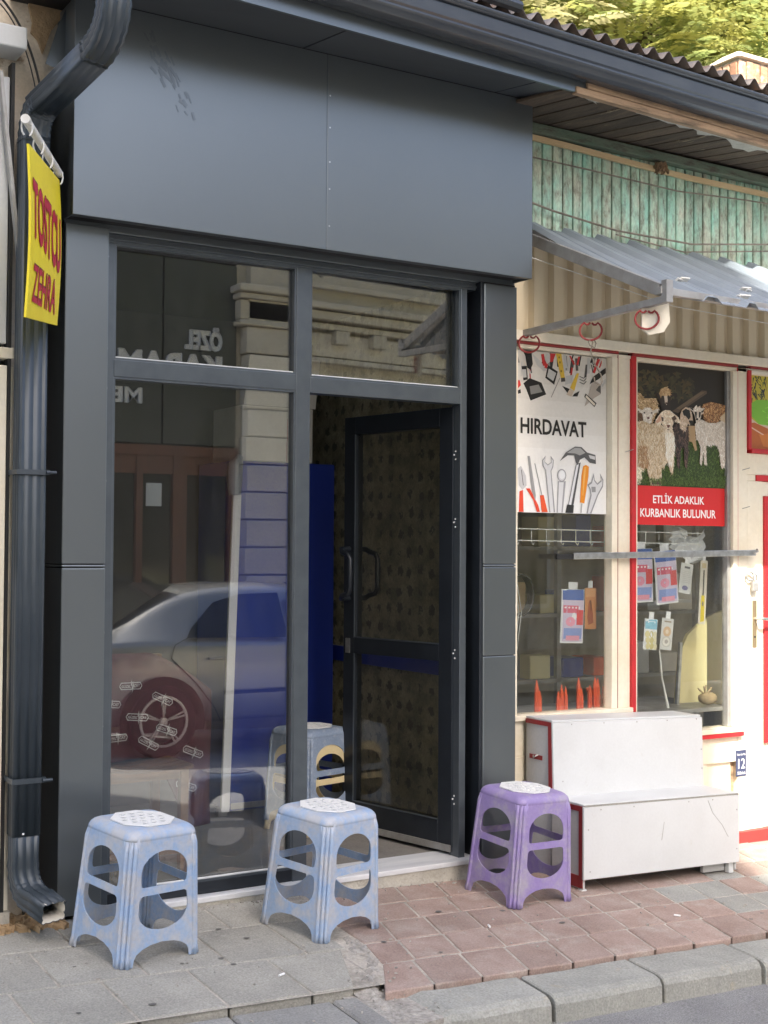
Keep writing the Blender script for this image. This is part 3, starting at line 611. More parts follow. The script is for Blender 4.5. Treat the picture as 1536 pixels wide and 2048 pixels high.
# third bay: door with red trimmed panels and fanlight
H('post_strip', 5.2225, 5.246, 2.03, 2.444, YR-.012, YR+.05, 'red_paint'); H('fanlight_rail', 5.2465, 6.1, 2.012, 2.036, YR-.012, YR+.05, 'red_paint'); H('fanlight_rail', 5.2465, 6.1, 2.425, 2.4445, YR-.008, YR+.05)
H('rail', 5.2225, 6.1, 1.9, 2.0115, YR+.003, YR+.05); H('stile_end', 5.2225, 5.2895, 1.868, 1.8995, YR+.004, YR+.05); H('rail_strip', 5.29, 6.0, 1.868, 1.8995, YR-.004, YR+.04, 'red_paint')
dr = bpy.data.objects.new('door', None); COL.objects.link(dr); dr.parent = hs
H('stile', 5.225, 5.345, .06, 1.8675, YR+.004, YR+.05, par=dr); H('panel_trim', 5.3455, 5.372, .5, 1.79, YR-.006, YR+.04, 'red_paint', par=dr); H('panel_trim', 5.3725, 6.0, 1.765, 1.79, YR-.006, YR+.04, 'red_paint', par=dr); H('panel_trim', 5.3725, 6.0, .5, .525, YR-.006, YR+.04, 'red_paint', par=dr)
H('top_rail', 5.346, 6.0, 1.791, 1.867, YR+.008, YR+.05, par=dr); H('pane', 5.3725, 6.0, .526, 1.764, YR+.025, YR+.03, 'shop_glass', 0, par=dr); H('lower_panel', 5.346, 6.0, .06, .4995, YR+.012, YR+.05, par=dr); H('stile', 6.0, 6.1, .06, 1.8675, YR+.004, YR+.05, par=dr)
H('lock_plate', 5.262, 5.292, 1.0, 1.245, YR-.001, YR+.0035, 'brass', .001, par=dr)
MB().tube([(5.28, YR, 1.15), (5.28, YR-.05, 1.15), (5.3, YR-.056, 1.15), (5.39, YR-.056, 1.147)], .008, 8).build('door_lever', 'steel', dr, smooth=True)
MB().tube([(5.277, YR-.002, 1.055), (5.277, YR+.002, 1.055)], .006, 8).build('keyhole', 'black', dr)
H('wall', 6.1, 7.4, .0, 2.468, YR, YR+.1); 
# ribbed sheet above the windows
m = MB(); v = []; x = 3.64; k = 0
while x < 6.4:
    for dx, dy in ((0, 0), (.012, .03), (.05, .03), (.062, 0), (.118, 0)):
        v += [(x+dx, YR+.0+dy, 2.515), (x+dx, YR+.0+dy, 2.96)]
    x += .118
m.add(v, [(2*i, 2*i+2, 2*i+3, 2*i+1) for i in range(len(v)//2-1)]); m.build('ribbed_sheet', 'cream_sheet', hs)
H('upper_backing', 3.64, 7.4, 2.5, 3.5, YR+.06, YR+.1, 'room_dark', 0)
# green plank wall, each board on its own
x = 3.63; i = 0
while x < 7.3:
    wd = .0615+rnd.uniform(-.002, .002); B(x+.004, x+wd-.004, YR+.012+rnd.uniform(0, .004), YR+.035, 2.955, 3.47-.01*rnd.random()).build('green_plank', 'green_plank', hs, bevel=.003, seg=1); x += wd
H('plank_backing', 3.63, 7.4, 2.9, 3.49, YR+.037, YR+.05, 'black', 0)
MB().bar((3.6, YR-.02, 3.462), (7.4, YR-.02, 3.43), .05, .045).build('wall_plate', 'green_board', hs, bevel=.004)
pts = [(3.62, YR-.015, 3.425), (4.0, YR-.015, 3.416), (4.4, YR-.015, 3.398), (4.8, YR-.015, 3.384), (5.4, YR-.02, 3.378), (6.2, YR-.02, 3.37)]
m = MB()
for a, b in zip(pts[:-1], pts[1:]): m.bar(a, Vector(b)+(Vector(b)-Vector(a)).normalized()*.002, .016, .026)
m.build('batten', 'batten', hs)
# weathered eave boards
x = 3.5; e = hs
while x < 7.3:
    wd = .125+rnd.uniform(-.015, .02); a, b = x+.006, x+wd-.006
    def yb_(q): return yo(q)+.012
    s = .06
    MB().hexa([(a+s, yb_(a+s), 3.452), (b+s, yb_(b+s), 3.452), (b, YR-.0, 3.492), (a, YR-.0, 3.492), (a+s, yb_(a+s), 3.466), (b+s, yb_(b+s), 3.466), (b, YR, 3.506), (a, YR, 3.506)]).build('eave_board', 'dark_plank', hs, bevel=.002, seg=1); x += wd
for k, (dy, z0, z1, mt_) in enumerate(((.0, 3.445, 3.475, 'raw_wood'), (-.006, 3.476, 3.51, 'raw_wood'))):
    a, b = 3.62+.06*k, 7.3
    MB().hexa([(a, yo(a)-.012+dy, z0), (b, yo(b)-.012+dy, z0-.03), (b, yo(b)+.02, z0-.03), (a, yo(a)+.02, z0), (a, yo(a)-.012+dy, z1), (b, yo(b)-.012+dy, z1-.03), (b, yo(b)+.02, z1-.03), (a, yo(a)+.02, z1)]).build('eave_fascia', mt_, hs, bevel=.003)
MB().hexa([(3.5, -.4, 3.515), (7.3, -.2, 3.5), (7.3, .2, 3.51), (3.5, .2, 3.53), (3.5, -.4, 3.52), (7.3, -.2, 3.51), (7.3, .2, 3.52), (3.5, .2, 3.54)]).build('eave_deck', 'black', hs)
# torn lining still stuck to the eave boards
r_ = random.Random(11)
for x0_, x1_, dp in ((4.02, 4.9, .16), (3.66, 3.8, .05), (4.3, 5.6, .22)):
    pts_ = [(x0_, 0)]; n_ = 16
    for i in range(n_+1):
        t = i/n_; pts_.append((x0_+(x1_-x0_)*t+r_.uniform(-.02, .02), dp*(.15+.85*t**1.5)*r_.uniform(.25, 1.1)))
    pts_.append((x1_, 0))
    def ML_(u, v, w_): return (u, yo(u)+.02+v, 3.4495+(v/(.12-yo(u)))*.037-w_)
    MB().poly([pts_], ML_, .0015).build('torn_lining', 'plaster', hs)
# interior of the shop
H('back_wall', 3.65, 6.4, .1, 2.9, 1.6, 1.7, 'shop_wall', 0); H('floor', 3.65, 6.4, .05, .1, .2, 1.6, 'floor_concrete', 0); H('ceiling', 3.65, 6.4, 2.6, 2.65, .2, 1.6, 'room_dark', 0); H('side_wall', 3.64, 3.66, .1, 2.6, .2, 1.6, 'shop_wall', 0)
H('display_floor', 3.73, 5.15, .68, .7, YR+.045, .7, 'grey_steel', 0); 
# long wires over the green boards
for k, (pp, rr) in enumerate((([(3.63, .1, 3.33), (4.1, .09, 3.318), (4.7, .09, 3.30), (5.2, .09, 3.325), (6, .09, 3.345)], .004), ([(3.63, .09, 3.135), (3.9, .09, 3.09), (4.3, .09, 3.048), (4.8, .09, 3.045), (5.4, .09, 3.12), (6, .09, 3.2)], .005), ([(4.3, .095, 3.03), (4.75, .095, 3.0), (5.4, .095, 3.085), (6, .095, 3.15)], .004))):
    m = MB(); m.tube(pp, rr, 6)
    tag(m.build('wall_wire', 'wire', smooth=True), ['thin wire sagging just below the pale batten', 'twisted wire pair crossing low over green boards', 'lowest thin wire behind the awning sheet top'][k], 'wire')
m = MB()
for k in range(40):
    t = rnd.random(); c = Vector((4.58+rnd.gauss(0, .02), YR-.02+rnd.uniform(-.02, .0), 3.4+rnd.gauss(0, .008))); m.obox(c, (rnd.gauss(0, 1), rnd.gauss(0, 1), rnd.gauss(0, 1)), (0, 1, .1), (.1, 0, 1), .016, .006, .008)
tag(m.build('wasp_nest', 'raw_wood'), 'small brown clump stuck under the eave beside pale batten', 'nest')
# ================================================================== AWNING
aw = thing('metal_awning', 'grey ribbed sheet metal awning on steel arms above hardware windows', 'awning', (4.6, -.3, 2.6))
AX = 3.752
MB().bar((AX, .118, 2.5), (AX, -.815, 2.512), .028, .03).build('lower_arm', 'grey_steel', aw, bevel=.002); MB().bar((AX, .118, 2.955), (AX, -.79, 2.556), .03, .05).build('upper_arm', 'grey_steel', aw, bevel=.002)
MB().bar((AX-.02, -.80, 2.55), (6.4, -.80, 2.518), .03, .03).build('front_bar', 'grey_steel', aw, bevel=.002); MB().bar((3.66, .095, 2.965), (6.4, .095, 2.95), .03, .03).build('wall_bar', 'grey_steel', aw)
MB().box(AX-.015, AX+.02, -.84, -.81, 2.5, 2.59).build('end_bracket', 'grey_steel', aw)
m = MB(); v = []; xs = []
x = 3.758
while x < 6.4:
    for dx, h in ((0, 0), (.018, .022), (.056, .022), (.074, 0), (.134, .0), (.137, .004), (.14, 0)): xs.append((x+dx, h))
    x += .205
for x, h in xs:
    q = max(0, 1-(x-3.758)/.3)
    for t in (0, .3, .6, .9, 1.): 
        y = .1-(.1+.86-.13*q)*t; z = 3.002-.012*(x-3.8)-(.482-.03*q)*t+.0
        v.append((x, y, z+h-.006*math.sin(t*PI)))
m.add(v, [(i*5+k, i*5+k+1, i*5+6+k, i*5+5+k) for i in range(len(xs)-1) for k in range(4)]); m.build('roof_sheet', 'zinc', aw, solid=.0012)
for x, y in ((4.02, -.62), (4.24, -.76), (4.43, -.62)):
    t = (.1-y)/.96; z = 3.0-.482*t
    m = MB()
    for k in range(3): m.obox((x+rnd.uniform(-.02, .02), y+rnd.uniform(-.01, .01), z+.012+.004*k), (1, rnd.uniform(-.5, .5), 0), (0, 1, -.5), (0, .5, 1), .022, .012, .003)
    m.build('repair_patch', 'white_pipe', aw)
# red ring hooks on the lower arm
for k, (y, lab) in enumerate(((.07, 'red horseshoe ring hook nearest the grey pillar under awning arm'), (-.36, 'red horseshoe ring hook with an S hook hanging from it'), (-.71, 'red horseshoe ring hook beside pale plate at awning tip'))):
    hk = thing('ring_hook', lab, 'hook', (AX, y, 2.46), 'red ring hooks on the awning arm')
    r = .04; pts = [(AX+.0, y+.012+.012*math.cos(a), 2.478+.012*math.sin(a)) for a in [math.radians(q) for q in range(200, -40, -40)]]
    pts = []
    for q in range(-235, 56, 15):
        a = math.radians(q); pts.append(Vector((AX+.045*math.cos(a)*.75, y-.045*math.cos(a)*.75, 2.45+.042*math.sin(a))))
    c0 = pts[0]; c1 = pts[-1]
    st = [c0+Vector((.006*i, -.006*i, -.012*i+.004*i*i)) for i in (3, 2, 1)]; en = [c1+Vector((-.006*i, .006*i, -.012*i+.004*i*i)) for i in (1, 2, 3)]
    MB().tube(st+pts+en, .0045, 8).build('ring', 'dull_red', hk, smooth=True)
    MB().bar((AX, y, 2.497), (AX, y, 2.478), .004, .012).build('clip', 'dull_red', hk)
    if k == 2:
        MB().poly([[(-.06, .06), (.05, .06), (.055, -.02), (.03, -.06), (-.03, -.07), (-.06, -.045)]], lambda u, v_, w_: (AX+.035+u*.7+w_*.5, y-.02-u*.7+w_, 2.455+v_), .012).build('back_plate', 'cream_paint', hk, bevel=.002)
m = MB(); y = -.36
m.tube([(AX+.01, y-.01, 2.41), (AX+.022, y-.01, 2.395), (AX+.015, y-.01, 2.375), (AX-.005, y, 2.385), (AX-.012, y, 2.4), (AX, y, 2.412), (AX+.012, y, 2.40), (AX+.0, y, 2.36), (AX+.02, y, 2.31), (AX+.06, y, 2.26), (AX+.065, y, 2.23), (AX+.05, y, 2.215), (AX+.025, y, 2.225), (AX+.02, y, 2.25)], .003, 6)
tag(m.build('s_hook', 'wire', smooth=True), 'long bent wire hook hanging in front of tools poster', 'hook')
m = MB(); m.tube([(3.7, .0, 2.83), (4.3, -.3, 2.62), (5.2, -.55, 2.52), (5.8, -.6, 2.52)], .0022, 5); tag(m.build('awning_cord', 'white_pipe'), 'thin pale cord strung under the awning', 'cord')
m = MB(); m.tube([(5.02, -.4, 2.565), (5.035, -.4, 2.55), (5.03, -.4, 2.5), (5.02, -.4, 2.47), (5.0, -.4, 2.462), (4.985, -.4, 2.475)], .005, 6); tag(m.build('black_hook', 'cable', smooth=True), 'small black iron hook under right end of awning', 'hook')
# ================================================================== PRINTS
def pip(p, poly):
    x, y = p; c = False; n = len(poly)
    for i in range(n):
        (x1, y1), (x2, y2) = poly[i], poly[i-1]
        if (y1 > y) != (y2 > y) and x < (x2-x1)*(y-y1)/(y2-y1)+x1: c = not c
    return c
class Print:
    # flat print: layered coloured shapes, drawn in the print's own units
    def __init__(s, M): s.m = MB(); s.M = M; s.w = 0.0002
    def p(s, poly, col, dw=.00005):
        s.w += dw; s.m.poly([poly], lambda a, b, q: s.M(a, b, s.w), 0, col); return s
    def line(s, a, b, wd, col):
        dx, dy = b[0]-a[0], b[1]-a[1]; L = math.hypot(dx, dy) or 1; nx, ny = -dy/L*wd/2, dx/L*wd/2
        return s.p([(a[0]-nx, a[1]-ny), (b[0]-nx, b[1]-ny), (b[0]+nx, b[1]+ny), (a[0]+nx, a[1]+ny)], col, .000004)
    def ell(s, cx, cy, rx, ry, col, n=14): return s.p(arc(cx, cy, rx, ry, 0, 360*(1-1/n), n-1), col)
    def fur(s, poly, cols, n, ln, wd, ang, var=.5, seed=1):
        r = random.Random(seed); xs = [a for a, b in poly]; ys = [b for a, b in poly]; k = 0; t = 0
        while k < n and t < n*8:
            t += 1; q = (r.uniform(min(xs), max(xs)), r.uniform(min(ys), max(ys)))
            if not pip(q, poly): continue
            a = ang+r.gauss(0, var); l = ln*r.uniform(.5, 1.3); c = r.choice(cols); f = r.uniform(.85, 1.12)
            e = (q[0]+l*math.cos(a), q[1]+l*math.sin(a)); nx, ny = -math.sin(a)*wd/2, math.cos(a)*wd/2
            s.w += .000001; o = s.w
            s.m.add([s.M(q[0]-nx, q[1]-ny, o), s.M(q[0]+nx, q[1]+ny, o), s.M(e[0], e[1], o)], [(0, 1, 2)], tuple(min(.9, x*f*1.2) for x in c)); k += 1
        return s
    def txt(s, body, u0, u1, v0, v1, col, off=.02): # v0 = top, v1 = bottom in print units (y down)
        s.w += .00008; o = s.w; put_text(s.m, body, lambda a, b, q: s.M(a, b, o), u0, u1, v1, v0, 0, col, off); return s
# ---- tools poster
tp = thing('tools_poster', 'white tools poster reading HIRDAVAT in the left hardware window', 'poster', (4.0, YR+.03, 1.68))
B(3.731, 4.287, YR+.029, YR+.0345, 1.675, 2.432).build('sheet', 'white_board', tp)
def MT(x, y, w_):
    t = (y-150)/1640; xr_ = 1060-40*t; u = (x-64)/(xr_-64); v = (y-(110+85*u))/(1770+20*u-110-85*u); u = min(1, max(0, u)); v = min(1, max(0, v))
    return (3.731+.556*u, YR+.029-w_, 2.432-.757*v)
T = Print(MT)
for i in range(10):
    a, b = i/10, (i+1)/10; c = .62+.2*min(1, i/6); T.p([(64, 110+1660*a), (1060, 195+1600*a), (1060, 195+1600*b), (64, 110+1660*b)], (c, c*(.95+.006*i), c*(.86+.014*i)))
K, Gd, Gm, Gl, Rd, Ye, Or = (.015, .014, .013), (.09, .085, .08), (.24, .235, .22), (.5, .5, .48), (.5, .03, .03), (.68, .45, .05), (.75, .22, .02)
r_ = random.Random(5)
for i in range(46):
    x = r_.uniform(80, 1040); y = r_.uniform(120, 300) if i % 2 else r_.uniform(150, 240); a = (x-560)/1100+r_.gauss(0, .3)+PI/2; l = r_.uniform(60, 170)
    T.line((x, y), (x-l*math.cos(a)*-1*.5, y+l*math.sin(a)), r_.uniform(8, 34), r_.choice([K, K, K, Gd, Gd, Gm, Gl, Gl, Rd, (.7, .62, .5)]))
for poly, c in (([(140, 120), (235, 125), (250, 260), (225, 320), (190, 300), (170, 180)], K), ([(150, 460), (215, 405), (340, 450), (390, 570), (225, 635), (180, 520)], K), ([(215, 490), (310, 470), (350, 545), (228, 572)], Gm), ([(130, 285), (185, 280), (197, 420), (150, 430)], K), ([(136, 318), (178, 316), (184, 398), (146, 402)], Gl),
                ([(64, 440), (110, 425), (125, 480), (64, 540)], (.7, .04, .03)), ([(64, 545), (120, 520), (125, 560), (64, 575)], K), ([(240, 150), (330, 230), (390, 325), (365, 335), (290, 270)], Gl), ([(385, 150), (430, 150), (440, 230), (400, 260), (380, 220)], Gl), ([(435, 150), (495, 150), (462, 235), (432, 240)], Rd),
                ([(410, 270), (515, 335), (475, 470), (380, 400)], K), ([(418, 305), (498, 350), (465, 432), (398, 388)], Gl), ([(495, 150), (555, 150), (592, 400), (548, 408)], Ye), ([(548, 400), (592, 395), (596, 435), (550, 440)], Gd), ([(640, 170), (660, 175), (705, 258), (685, 265)], Rd), ([(760, 180), (740, 178), (718, 262), (740, 265)], Rd),
                ([(600, 380), (685, 365), (662, 450), (590, 470)], Gl), ([(560, 480), (645, 512), (622, 560)], K), ([(720, 350), (746, 350), (692, 530), (645, 500)], Ye), ([(645, 505), (690, 530), (660, 590), (605, 570)], (.55, .45, .35)), ([(690, 560), (750, 530), (725, 588), (668, 588)], K), ([(840, 190), (872, 190), (865, 350), (835, 350)], Gl),
                ([(800, 690), (900, 410), (985, 460), (985, 560), (910, 602)], (.42, .37, .32)), ([(930, 520), (985, 450), (985, 555)], Gd), ([(905, 380), (1045, 290), (1045, 345), (960, 410), (860, 460)], K), ([(815, 555), (935, 655), (910, 695), (800, 590)], K), ([(822, 572), (922, 662), (908, 682), (812, 592)], (.72, .66, .55)), ([(955, 200), (985, 205), (920, 350), (895, 340)], Rd), ([(990, 440), (1045, 400), (1045, 440), (1000, 490)], Gl)):
    T.p(poly, c)
for i in range(3): T.line((750, 380+30*i), (795, 400+30*i), 7, K); T.line((795, 400+30*i), (825, 370+30*i), 7, K)
for y in (190, 240, 330): T.ell(530+(y-190)*.15, y, 9, 12, (.3, .2, .02))
T.line((535, 400), (440, 600), 6, Gm)
# HIRDAVAT
v_, f_ = text('HIRDAVAT', .024); T.w += .0002; o = T.w
T.m.add([MT(120+698*a, (968+.06*698*a)-(162-.02*a*100)*b, o) for a, b in v_], f_, (.02, .018, .016))
S_ = lambda *p: list(p)
for poly, c in ((S_((90, 1330), (125, 1300), (175, 1400), (182, 1500), (140, 1545), (105, 1500)), (.55, .55, .56)), (S_((110, 1560), (145, 1545), (152, 1768), (105, 1768)), (.72, .07, .03)), (S_((175, 1530), (215, 1530), (300, 1700), (318, 1768), (285, 1768), (250, 1650)), (.72, .07, .03)), (S_((190, 1200), (215, 1200), (275, 1600), (270, 1660), (235, 1560)), (.32, .32, .32)),
                (S_((318, 1600), (355, 1595), (397, 1770), (335, 1770)), (.75, .1, .03)), (S_((342, 1240), (377, 1195), (370, 1258), (400, 1285), (437, 1260), (430, 1195), (463, 1240), (457, 1310), (437, 1352), (473, 1772), (412, 1772), (372, 1342), (346, 1300)), (.33, .33, .34)), (S_((352, 1245), (370, 1222), (365, 1262), (400, 1296), (442, 1264), (438, 1222), (455, 1245), (448, 1305), (428, 1350), (458, 1772), (424, 1772), (383, 1342), (356, 1300)), (.68, .68, .69)),
                (S_((505, 1455), (587, 1455), (552, 1774), (488, 1774)), (.36, .36, .37)), (S_((515, 1465), (565, 1465), (538, 1774), (500, 1774)), (.72, .72, .73))): T.p(poly, c)
T.ell(545, 1395, 48, 66, (.3, .3, .31)); T.ell(545, 1395, 40, 56, (.66, .66, .67)); T.ell(547, 1390, 31, 43, (.82, .83, .83))
T.line((265, 1275), (338, 1600), 9, (.35, .35, .35)); T.line((128, 1340), (148, 1500), 6, Gd)
for poly, c in ((S_((525, 1250), (590, 1160), (690, 1100), (760, 1105), (820, 1160), (910, 1185), (915, 1277), (850, 1265), (790, 1210), (740, 1235), (715, 1290), (695, 1260), (680, 1190), (610, 1190)), (.1, .1, .1)), (S_((600, 1165), (690, 1112), (750, 1116), (800, 1165), (740, 1190), (690, 1170)), (.36, .36, .35)), (S_((835, 1185), (905, 1200), (905, 1235), (850, 1220)), (.6, .6, .6)), (S_((698, 1285), (748, 1262), (665, 1702), (607, 1700)), (.08, .08, .08)), (S_((702, 1290), (728, 1280), (640, 1700), (613, 1698)), (.75, .75, .76)), (S_((600, 1690), (670, 1700), (662, 1778), (578, 1776)), (.03, .03, .03)),
                (S_((775, 1300), (805, 1288), (836, 1305), (830, 1400), (795, 1600), (780, 1680), (735, 1670), (745, 1550), (755, 1400)), (.8, .28, .02)), (S_((790, 1310), (808, 1305), (795, 1400), (770, 1600), (762, 1600), (775, 1400)), (.85, .45, .12)), (S_((748, 1680), (760, 1680), (748, 1780), (738, 1780)), (.4, .4, .4)),
                (S_((815, 1490), (858, 1460), (888, 1370), (897, 1440), (925, 1475), (965, 1440), (955, 1370), (992, 1440), (985, 1510), (930, 1600), (855, 1782), (802, 1780), (848, 1590), (838, 1530)), (.3, .3, .31)), (S_((830, 1498), (865, 1475), (885, 1410), (890, 1450), (925, 1490), (972, 1455), (970, 1420), (982, 1450), (975, 1500), (918, 1595), (840, 1780), (815, 1780), (862, 1595), (850, 1530)), (.66, .66, .67)), (S_((858, 1510), (905, 1510), (905, 1565), (862, 1565)), (.3, .3, .3))): T.p(poly, c)
T.m.build('print', 'print', tp, fixn=False)
# ---- sheep poster
sp = thing('sheep_poster', 'poster of sheep and goats on grass above red caption in hardware window', 'poster', (4.77, YR+.03, 1.63))
B(4.46, 5.088, YR+.029, YR+.0345, 1.628, 2.43).build('sheet', 'white_board', sp)
def MS(x, y, w_):
    u = (x-162)/953; v = (y-(225+93*u))/(1500+23*u-225-93*u); u = min(1, max(0, u)); v = min(1, max(0, v))
    return (4.46+.628*u, YR+.029-w_, 2.43-.608*v)
Q = Print(MS)
Q.p([(162, 225), (1115, 318), (1115, 1523), (162, 1500)], (.022, .017, .012))
Q.fur([(162, 300), (560, 330), (760, 400), (760, 600), (162, 560)], [(.05, .045, .02), (.035, .03, .016), (.07, .05, .02)], 160, 70, 50, 1.5, 1., 3)
Q.p([(560, 730), (870, 515), (920, 520), (925, 545), (620, 750)], (.1, .07, .045)); Q.p([(600, 700), (860, 530), (900, 535), (640, 715)], (.15, .105, .065))
gr = [(162, 1150), (560, 1150), (600, 1050), (1115, 1000), (1115, 1523), (162, 1500)]
Q.p(gr, (.035, .06, .014)); Q.fur(gr, [(.06, .11, .02), (.09, .15, .03), (.03, .05, .012), (.12, .17, .05), (.05, .08, .02)], 2600, 26, 6, -PI/2, .5, 4)
tan = [(162, 530), (230, 550), (270, 600), (390, 600), (410, 700), (350, 860), (162, 840)]
Q.p(tan, (.36, .24, .12)); Q.fur(tan, [(.55, .4, .22), (.4, .27, .13), (.2, .11, .05), (.62, .48, .3)], 700, 28, 8, 1.2, .6, 5)
Q.fur([(162, 720), (260, 740), (270, 850), (162, 840)], [(.08, .04, .02), (.12, .06, .03)], 120, 50, 14, 1.3, .5, 55)
hd = [(382, 565), (395, 545), (420, 540), (440, 500), (490, 482), (530, 510), (535, 548), (575, 555), (570, 575), (538, 590), (532, 720), (450, 760), (425, 640), (400, 590)]
Q.p(hd, (.03, .02, .016)); wl = [(415, 550), (440, 500), (490, 480), (528, 510), (538, 560), (500, 575), (460, 570), (430, 580)]; Q.p(wl, (.45, .3, .15)); Q.fur(wl, [(.55, .4, .22), (.34, .2, .09)], 80, 26, 10, .9, .8, 6)
Q.p([(468, 575), (500, 575), (506, 620), (495, 670), (478, 650)], (.62, .52, .42)); Q.p([(480, 640), (500, 640), (498, 660), (483, 660)], (.08, .04, .035))
gw = [(188, 698), (250, 728), (272, 698), (330, 698), (350, 730), (416, 703), (400, 742), (352, 762), (340, 855), (300, 870), (262, 862), (248, 760), (215, 740)]
Q.p(gw, (.62, .56, .48)); Q.fur(gw, [(.7, .65, .58), (.5, .44, .36)], 120, 26, 9, 1.5, .6, 7); Q.ell(268, 752, 9, 8, K); Q.ell(342, 752, 9, 8, K); Q.ell(308, 805, 14, 12, (.12, .06, .05))
br = [(862, 720), (880, 655), (960, 632), (1050, 650), (1115, 668), (1115, 790), (1000, 850), (900, 840)]
Q.p(br, (.22, .1, .04)); Q.fur(br, [(.42, .22, .09), (.28, .13, .05), (.55, .34, .16), (.1, .04, .015)], 700, 28, 8, 1.4, .5, 8)
Q.p([(1060, 790), (1115, 740), (1115, 860), (1070, 860)], (.6, .48, .32))
bk = [(560, 890), (620, 840), (720, 880), (722, 1000), (708, 1310), (680, 1305), (672, 1110), (640, 1110), (632, 1310), (600, 1290), (590, 1100), (560, 1010)]
Q.p([(720, 880), (790, 880), (800, 1060), (812, 1130), (790, 1140), (760, 1050), (725, 1040)], (.4, .27, .14))
Q.p(bk, (.03, .02, .016)); Q.fur(bk, [(.07, .045, .035), (.02, .012, .01), (.12, .07, .05)], 260, 46, 10, 1.5, .4, 9)
bh = [(632, 770), (650, 720), (690, 688), (735, 700), (758, 760), (768, 830), (745, 862), (705, 868), (690, 940), (630, 910)]
Q.p(bh, (.5, .38, .27)); Q.fur(bh, [(.6, .5, .4), (.4, .28, .18)], 90, 26, 9, 1.4, .5, 10); Q.p([(655, 730), (690, 705), (732, 720), (742, 790), (722, 820), (690, 780), (668, 775)], K); Q.p([(720, 825), (765, 825), (762, 856), (735, 862)], K)
wt = [(785, 860), (860, 815), (930, 850), (1010, 850), (1080, 828), (1115, 850), (1115, 1200), (1108, 1310), (1070, 1305), (1052, 1160), (1030, 1085), (990, 1075), (905, 1085), (915, 1280), (885, 1275), (878, 1120), (862, 1275), (838, 1270), (848, 1090), (805, 1010)]
Q.p(wt, (.6, .54, .46)); Q.fur(wt, [(.74, .7, .64), (.55, .48, .4), (.66, .6, .52), (.42, .34, .26)], 1000, 30, 6, 1.45, .4, 11)
wh = [(722, 688), (770, 702), (790, 680), (805, 668), (815, 690), (842, 672), (845, 695), (895, 700), (870, 742), (852, 765), (832, 845), (800, 850), (782, 770), (760, 730)]
Q.p(wh, (.6, .52, .43)); Q.fur(wh, [(.72, .68, .62), (.5, .42, .33)], 90, 22, 8, 1.5, .5, 12)
for p_ in ([(722, 688), (772, 705), (765, 725)], [(893, 702), (850, 735), (862, 752)], [(783, 735), (806, 738), (804, 800), (792, 800)], [(828, 738), (850, 735), (842, 790), (828, 800)]): Q.p(p_, K)
Q.ell(808, 812, 13, 12, K)
fg = [(162, 850), (250, 835), (330, 870), (400, 850), (470, 900), (545, 900), (562, 960), (572, 1110), (556, 1370), (528, 1360), (512, 1240), (440, 1330), (428, 1490), (330, 1492), (292, 1310), (240, 1330), (162, 1310)]
Q.p(fg, (.52, .4, .26)); Q.fur(fg, [(.66, .56, .4), (.72, .64, .5), (.5, .37, .22), (.4, .27, .14), (.6, .5, .36)], 2600, 42, 6, 1.6, .28, 13)
Q.fur([(162, 1080), (290, 1100), (300, 1310), (162, 1310)], [(.34, .2, .1), (.26, .14, .07), (.4, .27, .15)], 300, 45, 7, 1.6, .25, 14)
Q.fur([(470, 930), (560, 960), (570, 1100), (540, 1300), (480, 1200)], [(.78, .73, .63), (.7, .63, .5)], 450, 45, 7, 1.6, .25, 15)
fh = [(365, 850), (395, 790), (430, 745), (470, 722), (520, 725), (562, 760), (600, 790), (645, 862), (600, 850), (560, 815), (548, 880), (520, 945), (495, 950), (468, 930), (442, 860), (390, 870)]
Q.p(fh, (.64, .52, .38)); Q.fur(fh, [(.72, .62, .48), (.78, .7, .58), (.55, .42, .28)], 240, 30, 9, 1.6, .5, 16)
Q.p([(372, 845), (420, 775), (428, 830), (395, 860)], (.6, .36, .24)); Q.p([(428, 790), (455, 800), (450, 840), (435, 835)], (.1, .06, .04)); Q.p([(535, 800), (570, 775), (590, 815), (550, 835)], (.1, .06, .04)); Q.p([(484, 875), (522, 875), (512, 905), (495, 905)], (.16, .06, .045)); Q.line((490, 925), (512, 925), 8, (.1, .04, .03))
Q.p([(162, 1320), (220, 1310), (238, 1430), (220, 1490), (162, 1490)], (.56, .5, .36)); Q.fur([(162, 1320), (220, 1310), (238, 1430), (200, 1480), (162, 1480)], [(.66, .6, .46), (.46, .4, .28)], 90, 40, 10, 1.5, .6, 17)
Q.p([(335, 1455), (420, 1455), (428, 1492), (330, 1492)], (.1, .06, .045))
Q.fur([(162, 1440), (1115, 1400), (1115, 1515), (162, 1495)], [(.07, .12, .025), (.11, .17, .04), (.04, .06, .015)], 900, 22, 6, -PI/2, .5, 18)
Q.m.build('picture', 'print', sp, fixn=False)
def MC(x, y, w_): return (4.46+.628*x, YR+.0289-w_, 1.822-.194*y)
C = Print(MC); C.p([(0, 0), (1, 0), (1, 1), (0, 1)], (.6, .02, .02)); C.txt('ETLİK ADAKLIK', .21, .77, .17, .44, (.85, .84, .82), .018); C.txt('KURBANLIK BULUNUR', .075, .9, .58, .8, (.85, .84, .82), .018)
C.m.build('caption', 'print', sp, fixn=False)
